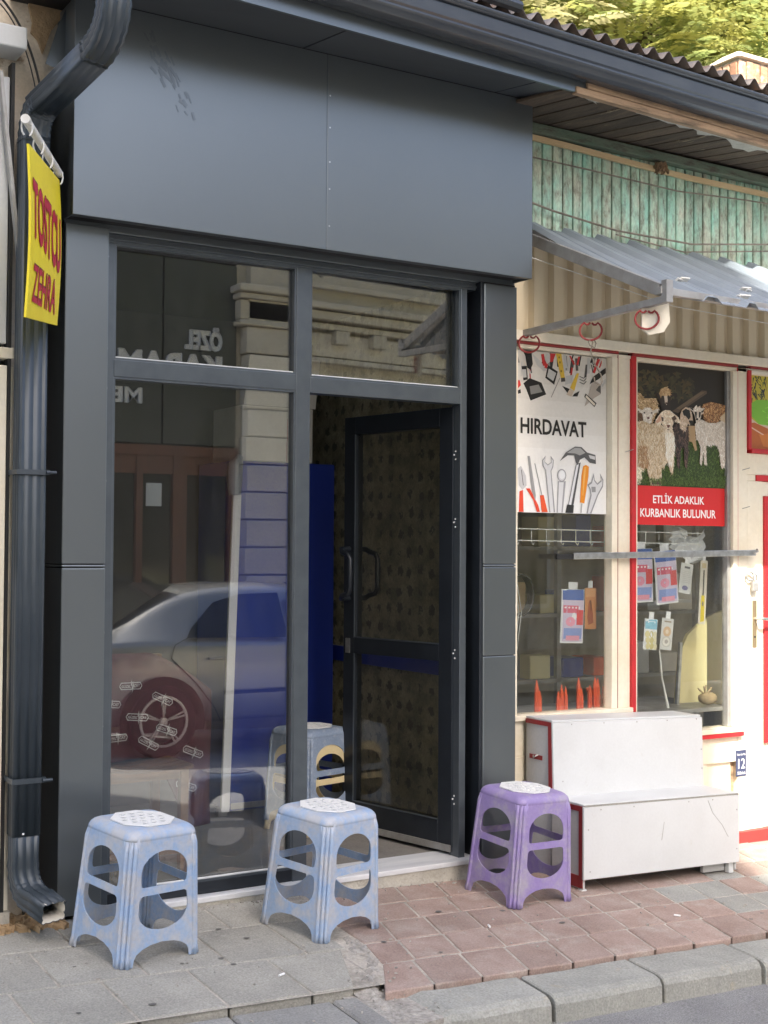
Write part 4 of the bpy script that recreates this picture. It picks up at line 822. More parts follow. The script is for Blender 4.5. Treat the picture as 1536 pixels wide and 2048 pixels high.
# ---- vegetable poster in the fanlight
vp = thing('vegetable_poster', 'poster of green leaves and carrots in red framed fanlight', 'poster', (5.6, YR+.03, 2.04))
B(5.247, 6.09, YR+.02, YR+.026, 2.037, 2.424).build('sheet', 'white_board', vp)
def MV(x, y, w_): return (5.247+.843*x, YR+.02-w_, 2.424-.387*y)
Vg = Print(MV); Vg.p([(0, 0), (1, 0), (1, 1), (0, 1)], (.5, .42, .03)); Vg.fur([(0, 0), (.3, 0), (.3, .36), (0, .45)], [K, (.03, .05, .01)], 90, .12, .012, 1.4, .3, 2)
Vg.p([(0, .42), (.08, .33), (.4, .3), (1, .4), (1, .75), (.2, .72), (.1, .66), (0, .5)], (.2, .5, .03)); Vg.fur([(0, .45), (.4, .32), (.9, .45), (.9, .7), (.15, .65)], [(.25, .6, .05), (.14, .4, .02)], 150, .05, .01, .3, .8, 3)
Vg.p([(0, .55), (.1, .66), (1, .75), (1, 1), (0, 1)], (.62, .5, .36)); Vg.p([(0, .66), (.06, .64), (.2, .72), (.3, .9), (.3, 1), (0, 1)], (.5, .13, .02)); Vg.p([(.1, .8), (.3, .74), (.5, .8), (.5, 1), (.14, .96)], (.62, .2, .03)); Vg.line((.02, .7), (.14, .8), .015, (.75, .5, .35))
Vg.m.build('print', 'print', vp, fixn=False)
# ---- number plate
npl = thing('house_number_plate', 'small dark blue house number plate reading 12', 'sign', (5.17, YR, .34))
B(5.136, 5.209, YR-.004, YR-.0005, .342, .476).build('plate', 'plate_blue', npl, bevel=.001)
m = MB(); MN = lambda u, v, w_: (5.136+.073*u, YR-.0046, .342+.134*v)
put_text(m, 'Tahsin Ünal Mah.', MN, .06, .94, .8, .9, off=.0); put_text(m, '12', MN, .2, .86, .3, .68, off=.0); put_text(m, '55.Sokak', MN, .12, .92, .08, .19, off=.01)
m.build('lettering', 'white_print', npl, fixn=False)
# ================================================================== SHOP WINDOW GOODS
YG = .25
m = MB(); yb = YR-.035
bar = thing('security_bar', 'flat grey steel bar across both hardware windows', 'bar', (4.6, yb, 1.48))
MB().bar((4.03, yb, 1.472), (5.24, yb-.005, 1.493), .012, .03, (0, 0, 1)).build('flat_bar', 'steel', bar, bevel=.002); MB().bar((3.93, yb+.004, 1.469), (4.04, yb+.004, 1.471), .01, .024).build('bar_end', 'black', bar)
MB().tube([(5.225, YR, 1.495), (5.225, yb-.012, 1.495), (5.245, yb-.016, 1.5), (5.25, yb-.004, 1.51)], .006, 8).build('bolt', 'steel', bar, smooth=True)
pl = thing('padlock', 'open steel padlock hanging from a ring on door post', 'padlock', (5.26, YR-.02, 1.29))
MB().box(5.237, 5.277, YR-.028, YR-.012, 1.292, 1.338).build('lock_body', 'grey_steel', pl, bevel=.004)
MB().tube([(5.243, YR-.02, 1.33)]+[(5.257-.014*math.cos(a), YR-.02, 1.365+.016*math.sin(a)) for a in [i*PI/8 for i in range(9)]]+[(5.271, YR-.02, 1.35)], .004, 8).build('shackle', 'steel', pl, smooth=True)
MB().tube([(5.225+.026*math.cos(a), YR-.016, 1.372+.022*math.sin(a)) for a in [i*PI/8 for i in range(17)]], .005, 8).build('ring', 'grey_steel', pl, smooth=True)
for k, (x, z) in enumerate(((5.2, 1.92), (5.2, 1.72), (4.4, 1.98))):
    MB().tube([(x-.015, YR+.004, z), (x+.01, YR-.03, z+.012)], .0018, 5).build('nail', 'grey_steel', hs)
rk = thing('wire_rack', 'long wire hook rack inside the hardware windows', 'rack', (4.3, .22, 1.6))
m = MB()
for z in (1.6, 1.545): m.tube([(3.72, .2, z), (4.98, .2, z-.01)], .0025, 6)
x = 3.78
while x < 4.98: m.tube([(x, .2, 1.6), (x, .2, 1.535), (x, .185, 1.525), (x, .18, 1.535)], .002, 5); x += .09
m.build('wires', 'bead', rk)
def card(name, label, cat, cx, ztop, wd, ht, draw, mt='carton', y=YG, lean=0., puff=0., tab=True, group=None):
    t = thing(name, label, cat, (cx, y, ztop-ht), group)
    ca, sa = math.cos(lean), math.sin(lean)
    def M(u, v, w_):
        a, b = (u-.5)*wd, -v*ht; return (cx+a*ca-b*sa, y-w_, ztop+a*sa+b*ca)
    if puff:
        n = 6; v = []; m = MB()
        for side in (1, -1):
            for j in range(n+1):
                for i in range(n+1):
                    e = min(i, n-i)/(n/2)*min(j, n-j)/(n/2); v.append(M(i/n, j/n, side*(.002+puff*e**.5)+rnd.uniform(-.002, .002)*e))
        k = (n+1)**2; f = []
        for s in (0, 1):
            for j in range(n):
                for i in range(n): f.append((s*k+j*(n+1)+i, s*k+j*(n+1)+i+1, s*k+(j+1)*(n+1)+i+1, s*k+(j+1)*(n+1)+i))
        m.add(v, f); m.build('bag', mt, t, smooth=True)
    else:
        m = MB(); m.hexa([M(0, 1, .001), M(1, 1, .001), M(1, 1, -.001), M(0, 1, -.001), M(0, 0, .001), M(1, 0, .001), M(1, 0, -.001), M(0, 0, -.001)]); m.build('backing_card', mt, t)
    pr = Print(lambda u, v, w_: M(u, v, w_+.0015+(puff*1.02*max(0, min(1, 4*u*(1-u))*min(1, 4*v*(1-v)))**.5 if puff else 0)))
    draw(pr); pr.m.build('print', 'print', t, fixn=False)
    if tab:
        m = MB(); m.hexa([M(.3, 0, .0005), M(.7, 0, .0005), M(.7, 0, -.0005), M(.3, 0, -.0005), M(.3, -.035/ht, .0005), M(.7, -.035/ht, .0005), M(.7, -.035/ht, -.0005), M(.3, -.035/ht, -.0005)]); m.build('hang_tab', 'clear_bag', t)
    return t
def gridpoly(pr, u0, u1, v0, v1, col, n=4):
    for i in range(n):
        for j in range(n):
            a, b, c, d = u0+(u1-u0)*i/n, u0+(u1-u0)*(i+1)/n, v0+(v1-v0)*j/n, v0+(v1-v0)*(j+1)/n; pr.p([(a, c), (b, c), (b, d), (a, d)], col, .000002)
def d_bag(pr):
    gridpoly(pr, .03, .97, .0, .2, (.05, .12, .4)); gridpoly(pr, .05, .95, .2, .97, (.55, .5, .66), 6); pr.w += .0004
    gridpoly(pr, .06, .7, .3, .44, (.62, .12, .2), 3); gridpoly(pr, .62, .95, .38, .66, (.62, .05, .06), 3); gridpoly(pr, .1, .9, .72, .92, (.22, .3, .6), 4); pr.w += .0004; pr.ell(.36, .6, .2, .09, (.75, .3, .42)); gridpoly(pr, .2, .8, .86, .95, (.7, .3, .4), 3)
    for i in range(5): pr.line((.1+.15*i, .34), (.17+.15*i, .34), .03, (.8, .76, .8))
def d_or(pr):
    pr.p([(0, 0), (1, 0), (1, 1), (0, 1)], (.55, .24, .09)); pr.p([(.1, .02), (.9, .02), (.9, .22), (.1, .22)], (.65, .34, .16)); pr.p([(.35, .3), (.55, .3), (.7, .6), (.75, .85), (.3, .9), (.2, .7)], (.3, .07, .03)); pr.line((.5, .3), (.55, .55), .08, (.1, .04, .02))
def d_wh(pr):
    pr.p([(.3, .1), (.75, .1), (.75, .17), (.3, .17)], (.1, .1, .12))
    for i in range(7): pr.line((.2, .27+.06*i), (.85, .27+.06*i), .018, (.5, .5, .5))
    pr.ell(.5, .82, .25, .08, (.14, .14, .3))
def d_li(pr):
    pr.p([(.2, .04), (.8, .04), (.8, .12), (.2, .12)], (.6, .5, .3)); pr.p([(.42, .15), (.6, .15), (.6, .6), (.42, .6)], (.05, .05, .05)); pr.p([(.28, .55), (.75, .55), (.8, .95), (.25, .97)], (.7, .56, .02)); pr.ell(.52, .68, .12, .04, (.2, .2, .2))
def d_fl(pr):
    gridpoly(pr, .03, .97, 0, .33, (.22, .5, .66), 3); pr.w += .0003; pr.line((.2, .1), (.8, .1), .06, (.7, .8, .85)); pr.w += .0003
    for i in range(9): pr.ell(.2+.3*(i % 3)+.06*(i//3), .5+.19*(i//3), .16, .11, [(.68, .62, .34), (.58, .52, .24), (.74, .7, .48)][i % 3])
def d_tp(pr):
    pr.line((.2, .1), (.8, .1), .05, (.3, .25, .2)); pr.ell(.5, .42, .34, .17, (.6, .42, .26)); pr.ell(.5, .42, .14, .07, (.7, .6, .48)); pr.ell(.5, .74, .4, .18, (.5, .5, .48)); pr.ell(.5, .74, .32, .14, (.7, .69, .65)); pr.ell(.5, .74, .15, .07, (.4, .38, .36))
card('glove_packet', 'blue and pink plastic packet hanging alone in left hardware window', 'packet', 4.165, 1.31, .14, .26, d_bag, 'clear_bag', lean=-.04, puff=.012, group='blue and pink packets')
card('glove_packet', 'blue topped pink packet directly under the security bar, left of the pair', 'packet', 4.605, 1.51, .15, .27, d_bag, 'clear_bag', lean=.02, puff=.012, group='blue and pink packets')
card('glove_packet', 'blue topped pink packet beside the white card, right of the pair', 'packet', 4.755, 1.5, .15, .27, d_bag, 'clear_bag', y=.24, lean=.08, puff=.012, group='blue and pink packets')
card('tool_card', 'orange carded tool beside the packet in left window', 'card', 4.275, 1.315, .072, .2, d_or, 'carton')
card('white_card', 'white printed card hanging under the security bar', 'card', 4.925, 1.435, .085, .155, d_wh, 'white_board', lean=-.15)
card('gas_lighter', 'yellow gas lighter on a long pale card', 'lighter', 5.045, 1.45, .05, .33, d_li, 'carton', lean=-.06)
card('flower_packet', 'packet of yellow flowers with pale blue header', 'packet', 4.675, 1.155, .085, .155, d_fl, 'clear_bag', lean=-.1, puff=.008)
card('tape_card', 'white card holding two round tape rolls', 'card', 4.79, 1.155, .08, .16, d_tp, 'white_board', lean=-.12)
m = MB(); m.tube([(4.74, .26, 1.0), (4.76, .26, .85), (4.8, .26, .7)], [.004, .004, .008], 6); tag(m.build('white_stick', 'white_plastic', smooth=True), 'thin white stick hanging below the tape card', 'stick')
sh = thing('wall_shelf', 'short pale wall shelf on a wooden bracket in right window', 'shelf', (4.95, .5, 1.2))
MB().box(4.85, 5.12, .42, .56, 1.225, 1.24).build('board', 'white_board', sh); MB().bar((5.05, .5, 1.22), (5.05, .5, .95), .02, .02).build('bracket', 'wood_door', sh)
for k, (x, y, z0, z1, mt_) in enumerate(((4.36, .19, 1.1, 1.56, 'white_board'), (5.17, .19, 1.24, 1.6, 'white_board'))):
    m = MB(); n = 8
    v = [(x+dx+.004*math.sin(j*1.3), y+.008*math.sin(j*.9+dx*30), z0+(z1-z0)*j/n) for j in range(n+1) for dx in (-.028, .028)]
    m.add(v, [(2*j, 2*j+1, 2*j+3, 2*j+2) for j in range(n)]); tag(m.build('paper_strip', mt_, solid=.001), ['long white paper strip hanging at right side of left window', 'pale paper sheet taped at the right edge of right window'][k], 'paper')
m = MB(); m.bar((5.205, .22, .8), (5.185, .22, 1.35), .006, .03, (0, 1, 0)); tag(m.build('pink_strip', 'print'), 'tall narrow pastel packaging strip at right window edge', 'packaging')
m = MB(); v2 = [(4.93, .36, .66), (5.33, .3, .66), (5.31, .34, 1.2), (5.12, .38, 1.2), (5.0, .4, 1.02)]
m.poly([[(4.97, .66), (5.4, .66), (5.4, 1.2), (5.2, 1.15), (5.06, 1.06), (5.0, .96)]], lambda u, v, w_: (u, .40-w_+.0, v), .02); tag(m.build('leaning_board', 'yellow_board'), 'large pale yellow board leaning in the right window corner', 'board')
m = MB(); m.tube([(4.955, .36, .65), (4.985, .36, 1.02)], .012, 8); tag(m.build('foil_tube', 'steel', smooth=True), 'silver foil covered tube beside the yellow board', 'tube')
m = MB()
bm_ = bmesh.new(); bmesh.ops.create_icosphere(bm_, subdivisions=2, radius=.06)
m.add([(v.co.x*1.0+5.07+rnd.uniform(-.004, .004), v.co.y*.7+.25, v.co.z*.55+.735) for v in bm_.verts], [tuple(q.index for q in f.verts) for f in bm_.faces]); bm_.free()
for k in range(6): a = k*1.05; m.tube([(5.05, .25, .755), (5.05+.05*math.cos(a), .25+.02*math.sin(a), .79+.012*math.sin(2*a))], .004, 5)
tag(m.build('burlap_pouch', 'straw', smooth=True), 'small tied burlap pouch on right window sill', 'pouch')
# more stock further back
sb = thing('stock_shelf', 'grey steel shelf unit deep inside the hardware shop', 'shelf', (4.6, 1.3, .1))
for z in (.75, 1.12, 1.5): B(3.75, 5.9, 1.15, 1.5, z, z+.02).build('shelf_board', 'grey_steel', sb)
for x in (3.76, 4.8, 5.88): B(x, x+.03, 1.15, 1.18, .1, 1.9).build('upright', 'grey_steel', sb)
r_ = random.Random(21); hues = [('brown', 'carton'), ('white', 'white_board'), ('orange', 'orange_plastic'), ('blue', 'blue_lacquer'), ('yellow', 'yellow_board'), ('wooden', 'batten')]
k = 0
for zi, z in enumerate((.771, 1.141, 1.521)):
    x = 4.2; nb_ = 0
    while x < 5.75:
        wd, ht = r_.uniform(.09, .2), r_.uniform(.1, .24); nm, mm_ = hues[(k*5+zi) % 6]
        tag(B(x, x+wd, 1.18, 1.18+r_.uniform(.1, .2), z, z+ht).build('stock_box', mm_, bevel=.006), '%s stock box, %s from the left on the %s shelf deep inside' % (nm, ['first', 'second', 'third', 'fourth', 'fifth', 'sixth', 'seventh', 'eighth', 'ninth', 'tenth', 'eleventh'][nb_], ['low', 'middle', 'high'][zi]), 'box', 'boxes on the stock shelf'); x += wd+r_.uniform(.05, .16); k += 1; nb_ += 1
m = MB()
for q in range(4): m.tube([(3.98+.075*math.cos(a), .42+.012*q, 1.28+.1*math.sin(a)) for a in [i*PI/9 for i in range(19)]], .007, 6)
tag(m.build('hose_coil', 'cable', smooth=True), 'coil of dark hose hanging in the left hardware window', 'hose')
m = MB()
for i in range(7): m.tube([(3.83+.006*i, .35, 1.53), (3.84+.016*i, .36, 1.2), (3.82+.014*i, .36, .8+.03*i)], .0016, 5)
tag(m.build('wire_bundle', 'bead'), 'bundle of thin pale wires hanging by the grey pillar', 'wires')
m = MB(); m.tube([(4.5, .4, .72), (4.56, .4, 1.0), (4.5, .4, 1.3), (4.53, .4, 1.5)], .004, 6); tag(m.build('loose_cable', 'white_plastic', smooth=True), 'loose white cable behind the right window', 'cable')
m = MB(); n_ = 7; v = []
for j in range(n_+1):
    for i in range(n_+1): v.append((4.86+.24*i/n_+rnd.uniform(-.01, .01), .3+rnd.uniform(-.02, .02), 1.46+.14*j/n_+.03*math.sin(i)))
m.add(v, [(j*(n_+1)+i, j*(n_+1)+i+1, (j+1)*(n_+1)+i+1, (j+1)*(n_+1)+i) for j in range(n_) for i in range(n_)]); tag(m.build('plastic_bag', 'clear_bag', smooth=False), 'crumpled clear plastic bag below the red caption', 'bag')
# orange stakes
xs = [3.765, 3.9, 3.918, 4.03, 4.05, 4.075, 4.155, 4.172, 4.225, 4.258, 4.275]
hg = [.1, .15, .1, .09, .12, .11, .15, .1, .11, .15, .14]
labs = ['orange stake nearest the grey pillar', 'tall orange stake, left of the first close pair', 'short orange stake, right of the first close pair', 'leftmost orange stake of the close trio', 'middle orange stake of the close trio', 'rightmost orange stake of the close trio', 'tall orange stake right of the trio', 'short orange stake leaning on the tall one right of the trio', 'single short orange stake left of the last pair', 'left stake of the last orange pair by window frame', 'right stake of the last orange pair by window frame']
for x, h, lb in zip(xs, hg, labs):
    m = MB(); z = .7; wd = .011
    m.hexa([(x-wd, .19, z), (x+wd, .19, z), (x+wd, .2, z), (x-wd, .2, z), (x-wd*.8, .19, z+h), (x+wd*.8, .19, z+h), (x+wd*.8, .2, z+h), (x-wd*.8, .2, z+h)])
    m.hexa([(x-wd*.8, .19, z+h), (x+wd*.8, .19, z+h), (x+wd*.8, .2, z+h), (x-wd*.8, .2, z+h), (x-.001, .194, z+h+.04), (x+.001, .194, z+h+.04), (x+.001, .196, z+h+.04), (x-.001, .196, z+h+.04)])
    m.box(x-.002, x+.002, .186, .19, z, z+h); m.box(x-.03, x+.03, .188, .202, z, z+.008)
    tag(m.build('orange_stake', 'orange_plastic'), lb, 'stake', 'orange plastic stakes')
m = MB()
for k in range(5): a = rnd.uniform(-.6, .6); m.bar((4.3+.02*k, .24, .71), (4.3+.02*k+.1*math.sin(a), .25, .83), .012, .018)
tag(m.build('red_handles', 'orange_plastic'), 'jumble of red and orange handles at left window corner', 'tools')
# ================================================================== WHITE BOXES
def gslope(x): return -.033*(x-3.735)
def bxp(name, x0, x1, y0, y1, z0, z1, mt_, par, bev=.002):
    m = MB(); m.hexa([(x, y, z+gslope(x)) for z in (z0, z1) for x, y in ((x0, y0), (x1, y0), (x1, y1), (x0, y1))]); return m.build(name, mt_, par, bevel=bev)
lo_ = thing('low_display_box', 'low white painted box step in front of hardware window', 'box', (4.2, -.22, .05))
X0, X1 = 3.735, 4.672
bxp('front_panel', X0, X1, -.342, -.33, .088, .398, 'white_board', lo_); bxp('top_panel', X0+.004, X1-.002, -.335, -.118, .3985, .408, 'white_board', lo_)
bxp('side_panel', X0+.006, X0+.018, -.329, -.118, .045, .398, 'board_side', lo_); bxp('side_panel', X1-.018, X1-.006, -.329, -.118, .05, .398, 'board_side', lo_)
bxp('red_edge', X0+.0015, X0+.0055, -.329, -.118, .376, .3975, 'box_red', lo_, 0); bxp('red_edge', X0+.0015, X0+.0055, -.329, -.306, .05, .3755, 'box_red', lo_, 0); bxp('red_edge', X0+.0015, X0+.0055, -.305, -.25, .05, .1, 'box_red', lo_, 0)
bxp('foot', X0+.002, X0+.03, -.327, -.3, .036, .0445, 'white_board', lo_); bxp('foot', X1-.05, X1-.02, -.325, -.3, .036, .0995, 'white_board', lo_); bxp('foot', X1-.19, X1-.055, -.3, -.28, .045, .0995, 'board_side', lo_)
bxp('top_edge', X0+.004, X1-.002, -.3425, -.3355, .3985, .4045, 'grey_slab', lo_, 0)
hi_ = thing('tall_display_box', 'tall white painted box behind the low one with red edging', 'box', (4.2, 0, .06))
X0, X1 = 3.752, 4.668
def bxl(name, x0, x1, y0, y1, z0, z1, mt_, par, bev=.002, lean=.05):
    m = MB(); f = lambda z: -lean*(.74-z)
    m.hexa([(x+f(z)*.3, y+(f(z) if y < 0 else 0), z+gslope(x)) for z in (z0, z1) for x, y in ((x0, y0), (x1, y0), (x1, y1), (x0, y1))]); return m.build(name, mt_, par, bevel=bev)
bxl('front_panel', X0, X1, -.108, -.096, .05, .732, 'white_board', hi_); bxl('top_panel', X0+.003, X1-.002, -.1, .088, .7325, .742, 'white_board', hi_)
bxl('side_panel', X0+.005, X0+.017, -.095, .088, .05, .732, 'board_side', hi_, lean=0); bxl('side_panel', X1-.017, X1-.005, -.095, .088, .05, .732, 'board_side', hi_, lean=0)
bxp('red_edge', X0, X0+.0045, -.095, .088, .712, .7315, 'box_red', hi_, 0)
m = MB(); m.hexa([(X0-.008, -.113, .42), (X0-.004, -.113, .42), (X0-.004, -.09, .42), (X0-.008, -.09, .42), (X0+.0, -.097, .711), (X0+.0045, -.097, .711), (X0+.0045, -.074, .711), (X0, -.074, .711)]); m.build('red_edge', 'box_red', hi_)
bxp('hasp', X0+.001, X0+.0048, -.03, .06, .555, .575, 'box_red', hi_, 0); MB().tube([(X0, .03, .57), (X0-.015, .01, .562), (X0-.012, -.0, .57), (X0, -.005, .575)], .003, 6).build('hasp_hook', 'steel', hi_)
for par, pts_ in ((hi_, ((3.86, .718), (4.05, .713), (4.25, .705), (4.44, .7), (4.63, .695), (4.655, .55), (4.655, .46), (3.8, .47))), (lo_, ((3.83, .38), (4.02, .375), (4.35, .365), (4.5, .36), (4.655, .3), (4.655, .12), (3.76, .3), (3.77, .12)))):
    m = MB()
    for x, z in pts_:
        y = (-.108-.05*(.74-z-.02)) if par is hi_ else -.342
        m.tube([(x, y+.002, z), (x, y-.0012, z)], .0032, 8)
    m.build('nail_heads', 'grey_steel', par)
def scratch(par, y, pts_, wd=.0022):
    m = MB()
    for a, b in zip(pts_[:-1], pts_[1:]): m.bar((a[0], y, a[1]), (b[0], y, b[1]), .0006, wd, (0, 0, 1) if abs(b[0]-a[0]) > abs(b[1]-a[1]) else (1, 0, 0))
    m.build('scratch', 'grey_steel', par)
scratch(lo_, -.3424, [(4.2, .29), (4.185, .21)]); scratch(lo_, -.3424, [(4.47, .36), (4.5, .3), (4.56, .24), (4.6, .18)])
# ================================================================== STOOLS
def make_stool(name, label, mt_, cat='stool', group=None):
    t = thing(name, label, cat, (0, 0, 0), group); Hh, hs_ = .445, .412; A0, A1, RC = .161, .141, .036
    a = lambda z: A0+(A1-A0)*z/hs_
    m = MB()
    outer = [(-1, hs_), (-1, 0), (-.93, 0), (-.91, .022), (-.84, .038), (-.66, .052), (-.4, .062), (0, .067), (.4, .062), (.66, .052), (.84, .038), (.91, .022), (.93, 0), (1, 0), (1, hs_)]
    up_ = [(-.85, .276), (-.82, .262), (-.74, .257), (.74, .257), (.82, .262), (.85, .276)]+arc(0, .305, .86, .068, 0, 180, 16)
    lw_ = [(.86, .212), (.83, .224), (.75, .229), (-.75, .229), (-.83, .224), (-.86, .212)]+arc(0, .178, .87, .069, 180, 360, 16)
    for k in range(4):
        R_ = Matrix.Rotation(k*PI/2, 3, 'Z')
        def M(u, v, w_):
            aa = a(v); return R_ @ Vector((u*(aa-RC), -aa, v))
        m.poly([outer, up_, lw_], M)
        # corner column with three flutes
        nA, nV = 30, 14; v = []
        for j in range(nV+1):
            z = hs_*j/nV; aa = a(z)
            for i in range(nA+1):
                th = -PI/2+PI/2*i/nA; tt = i/nA; fade = min(1, (hs_-z)/.03) if z > hs_-.03 else 1
                tq = (tt-.08)/.84; rr = RC+(.016*abs(math.sin(3*PI*tq))**.55-.009 if 0 <= tq <= 1 else 0)*fade+(.004 if z < .01 else 0)
                v.append(R_ @ Vector((aa-RC+rr*math.cos(th), -(aa-RC)+rr*math.sin(th), z)))
        m.add(v, [(j*(nA+1)+i, j*(nA+1)+i+1, (j+1)*(nA+1)+i+1, (j+1)*(nA+1)+i) for j in range(nV) for i in range(nA)])
    rings = []; nA = 8
    for q in range(6):
        th = q/5*PI/2; ins = .033*(1-math.cos(th)); z = hs_+.033*math.sin(th); ring = []
        for k in range(4):
            for i in range(nA+1):
                an = -PI/2+k*PI/2+PI/2*i/nA; cx, cy = [(1, -1), (1, 1), (-1, 1), (-1, -1)][k]; ring.append(Vector((cx*(A1-RC)+(RC)*math.cos(an), cy*(A1-RC)+(RC)*math.sin(an), z)))
        f = (A1-ins)/A1; rings.append([Vector((p.x*f, p.y*f, p.z)) for p in ring])
    n = len(rings[0]); m.add([p for r in rings for p in r], [(j*n+i, j*n+(i+1) % n, (j+1)*n+(i+1) % n, (j+1)*n+i) for j in range(5) for i in range(n)]+[tuple(5*n+i for i in range(n))])
    o = m.build('shell', mt_, t, smooth=True, fixn=False, solid=.004)
    o.data.polygons.foreach_set('use_smooth', [len(p.vertices) == 4 for p in o.data.polygons])
    o.modifiers['s'].offset = 0
    bm_ = bmesh.new(); bm_.from_mesh(o.data); bmesh.ops.remove_doubles(bm_, verts=bm_.verts, dist=.0008); bmesh.ops.recalc_face_normals(bm_, faces=bm_.faces); bm_.to_mesh(o.data); bm_.free()
    # octagonal insert with holes
    oc = [(.104*math.cos(math.radians(q+22.5))/math.cos(PI/8), .104*math.sin(math.radians(q+22.5))/math.cos(PI/8)) for q in range(0, 360, 45)]
    holes = []
    for i in range(-3, 4):
        for j in range(-3, 4):
            x, y = i*.037+(.0185 if j % 2 else 0), j*.034
            if max(abs(x), abs(y)) < .09 and abs(x)+abs(y) < .124: holes.append([(x+.0135*math.cos(b), y+.0105*math.sin(b)) for b in [PI/4*q for q in range(8)]])
    MB().poly([oc]+holes, lambda u, v, w_: (u, v, Hh+.0035+w_), .004).build('seat_insert', 'white_plastic', t)
    MB().poly([[(p*.97, q*.97) for p, q in oc]], lambda u, v, w_: (u, v, Hh+.0022+w_), .001).build('hole_shade_plate', 'hole_shade', t)  # dark plate added under the insert so its holes look shaded
    return t
gnorm = Vector((.037, -.06, 1)).normalized()
def place(o, x, y, rot, z=None, flat=False):
    q = Vector((0, 0, 1)).rotation_difference(gnorm).to_matrix() if not flat else Matrix.Identity(3)
    o.rotation_euler = (q @ Matrix.Rotation(math.radians(rot), 3, 'Z')).to_euler(); o.location = (x, y, gz(x, y)+.001 if z is None else z)
s1 = make_stool('plastic_stool', 'scuffed pale blue plastic stool beside the left pillar', 'blue_plastic', group='plastic stools'); place(s1, 1.705, -.349, 13.5)
s2 = copy_tree(s1); s2['label'] = 'scuffed pale blue plastic stool in front of the window mullion'; place(s2, 2.446, -.34, 17.4)
s3 = copy_tree(s1); s3['label'] = 'purple plastic stool next to the white box'
for ch in s3.children:
    if ch.name.startswith('shell'): ch.data = ch.data.copy(); ch.data.materials[0] = MATS['purple_plastic']
place(s3, 3.437, -.268, 3.8)
s4 = copy_tree(s1); s4['label'] = 'grey blue plastic stool stacked over a cream one inside the doorway'
s5 = copy_tree(s1); s5['label'] = 'cream plastic stool underneath the grey blue one inside the doorway'
for s, mm_ in ((s4, 'grey_blue_plastic'), (s5, 'cream_plastic')):
    for ch in s.children:
        if ch.name.startswith('shell'): ch.data = ch.data.copy(); ch.data.materials[0] = MATS[mm_]
        elif mm_ == 'cream_plastic': ch.data = ch.data.copy(); ch.data.materials[0] = MATS[mm_]
place(s4, 3.09, .93, 14, .192, True); place(s5, 3.09, .93, 14, .149, True)
for s in (s5,): s.scale = (.985, .985, 1)
# dark split on the near corner of the left stool
# ================================================================== THINGS INSIDE THE GREY SHOP
bc = thing('blue_cabinet', 'tall dark blue cabinet inside the grey shop', 'cabinet', (3.2, 1.6, .15))
B(2.9, 3.5, 1.43, 1.86, .16, 1.95).build('body', 'blue_lacquer', bc, bevel=.006); B(2.905, 3.495, 1.425, 1.4295, .17, .2).build('kick_strip', 'grey_steel', bc)
lp = thing('white_strip', 'white corner strip leaning against the blue cabinet', 'strip', (2.88, 1.4, .15))
MB().bar((2.852, 1.385, .17), (2.912, 1.405, 1.775), .045, .02, (0, 1, 0)).build('face', 'bright_white', lp, bevel=.002); MB().bar((2.84, 1.38, .17), (2.84, 1.42, .17), .05, .04).build('end_cap', 'steel', lp)
ct = thing('white_carton', 'white cardboard carton with red oval marks on top of blue cabinet', 'carton', (3.15, 1.6, 1.95))
B(2.955, 3.37, 1.44, 1.8, 1.952, 2.24).build('body', 'carton', ct, bevel=.004); MB().hexa([(2.965, 1.44, 2.242), (3.385, 1.44, 2.242), (3.385, 1.445, 2.242), (2.965, 1.445, 2.242), (2.99, 1.42, 2.5), (3.4, 1.42, 2.5), (3.4, 1.425, 2.5), (2.99, 1.425, 2.5)]).build('flap', 'carton', ct)
pr = Print(lambda u, v, w_: (u, 1.4385-w_, v))
for z in (2.12, 2.025, 1.99): pr.ell(3.255, z, .028, .04 if z > 2.1 else .03, (.5, .16, .15)); pr.ell(3.255, z, .014, .03 if z > 2.1 else .022, (.55, .42, .38))
pr.line((3.218, 2.06), (3.218, 2.18), .004, (.5, .2, .2)); pr.line((3.292, 2.06), (3.292, 2.18), .004, (.5, .2, .2)); pr.line((3.215, 1.955), (3.215, 2.06), .004, (.5, .2, .2)); pr.line((3.295, 1.955), (3.295, 2.06), .004, (.5, .2, .2))
pr.m.build('print', 'print', ct, fixn=False)
m = MB(); m.tube([(2.90, 1.4, 1.77), (2.895, 1.4, 1.85), (2.9, 1.4, 1.92), (2.93, 1.41, 1.97)], [.03, .042, .04, .02], 10); tag(m.build('wrapped_bundle', 'zinc', smooth=True), 'bundle in crumpled clear wrap on top of white strip', 'bundle')
ch = thing('wooden_chair', 'brown wooden slatted chair behind the window', 'chair', (2.0, .4, .15))
for i in range(5):
    y = .24+.068*i; m = MB(); v = []
    for k in range(9):
        x = 1.78+.4*k/8; z = .625-.022*math.sin(PI*k/8)
        v += [(x, y, z), (x, y+.062, z), (x, y+.062, z-.016), (x, y, z-.016)]
    m.add(v, [(k*4+q, k*4+(q+1) % 4, k*4+4+(q+1) % 4, k*4+4+q) for k in range(8) for q in range(4)]+[(0, 1, 2, 3), (32, 33, 34, 35)]); m.build('seat_slat', 'chair_wood', ch)
for x in (1.8, 2.13):
    B(x, x+.035, .25, .285, .15, .605).build('leg', 'chair_wood', ch, bevel=.002); B(x, x+.035, .55, .585, .15, 1.05).build('leg', 'chair_wood', ch, bevel=.002)
    B(x+.005, x+.03, .286, .55, .29, .32).build('stretcher', 'chair_wood', ch)
B(1.836, 2.129, .255, .275, .57, .604).build('apron', 'chair_wood', ch); B(1.836, 2.129, .256, .276, .27, .3).build('stretcher', 'chair_wood', ch); B(1.836, 2.129, .555, .58, .95, 1.04).build('back_rail', 'chair_wood', ch)
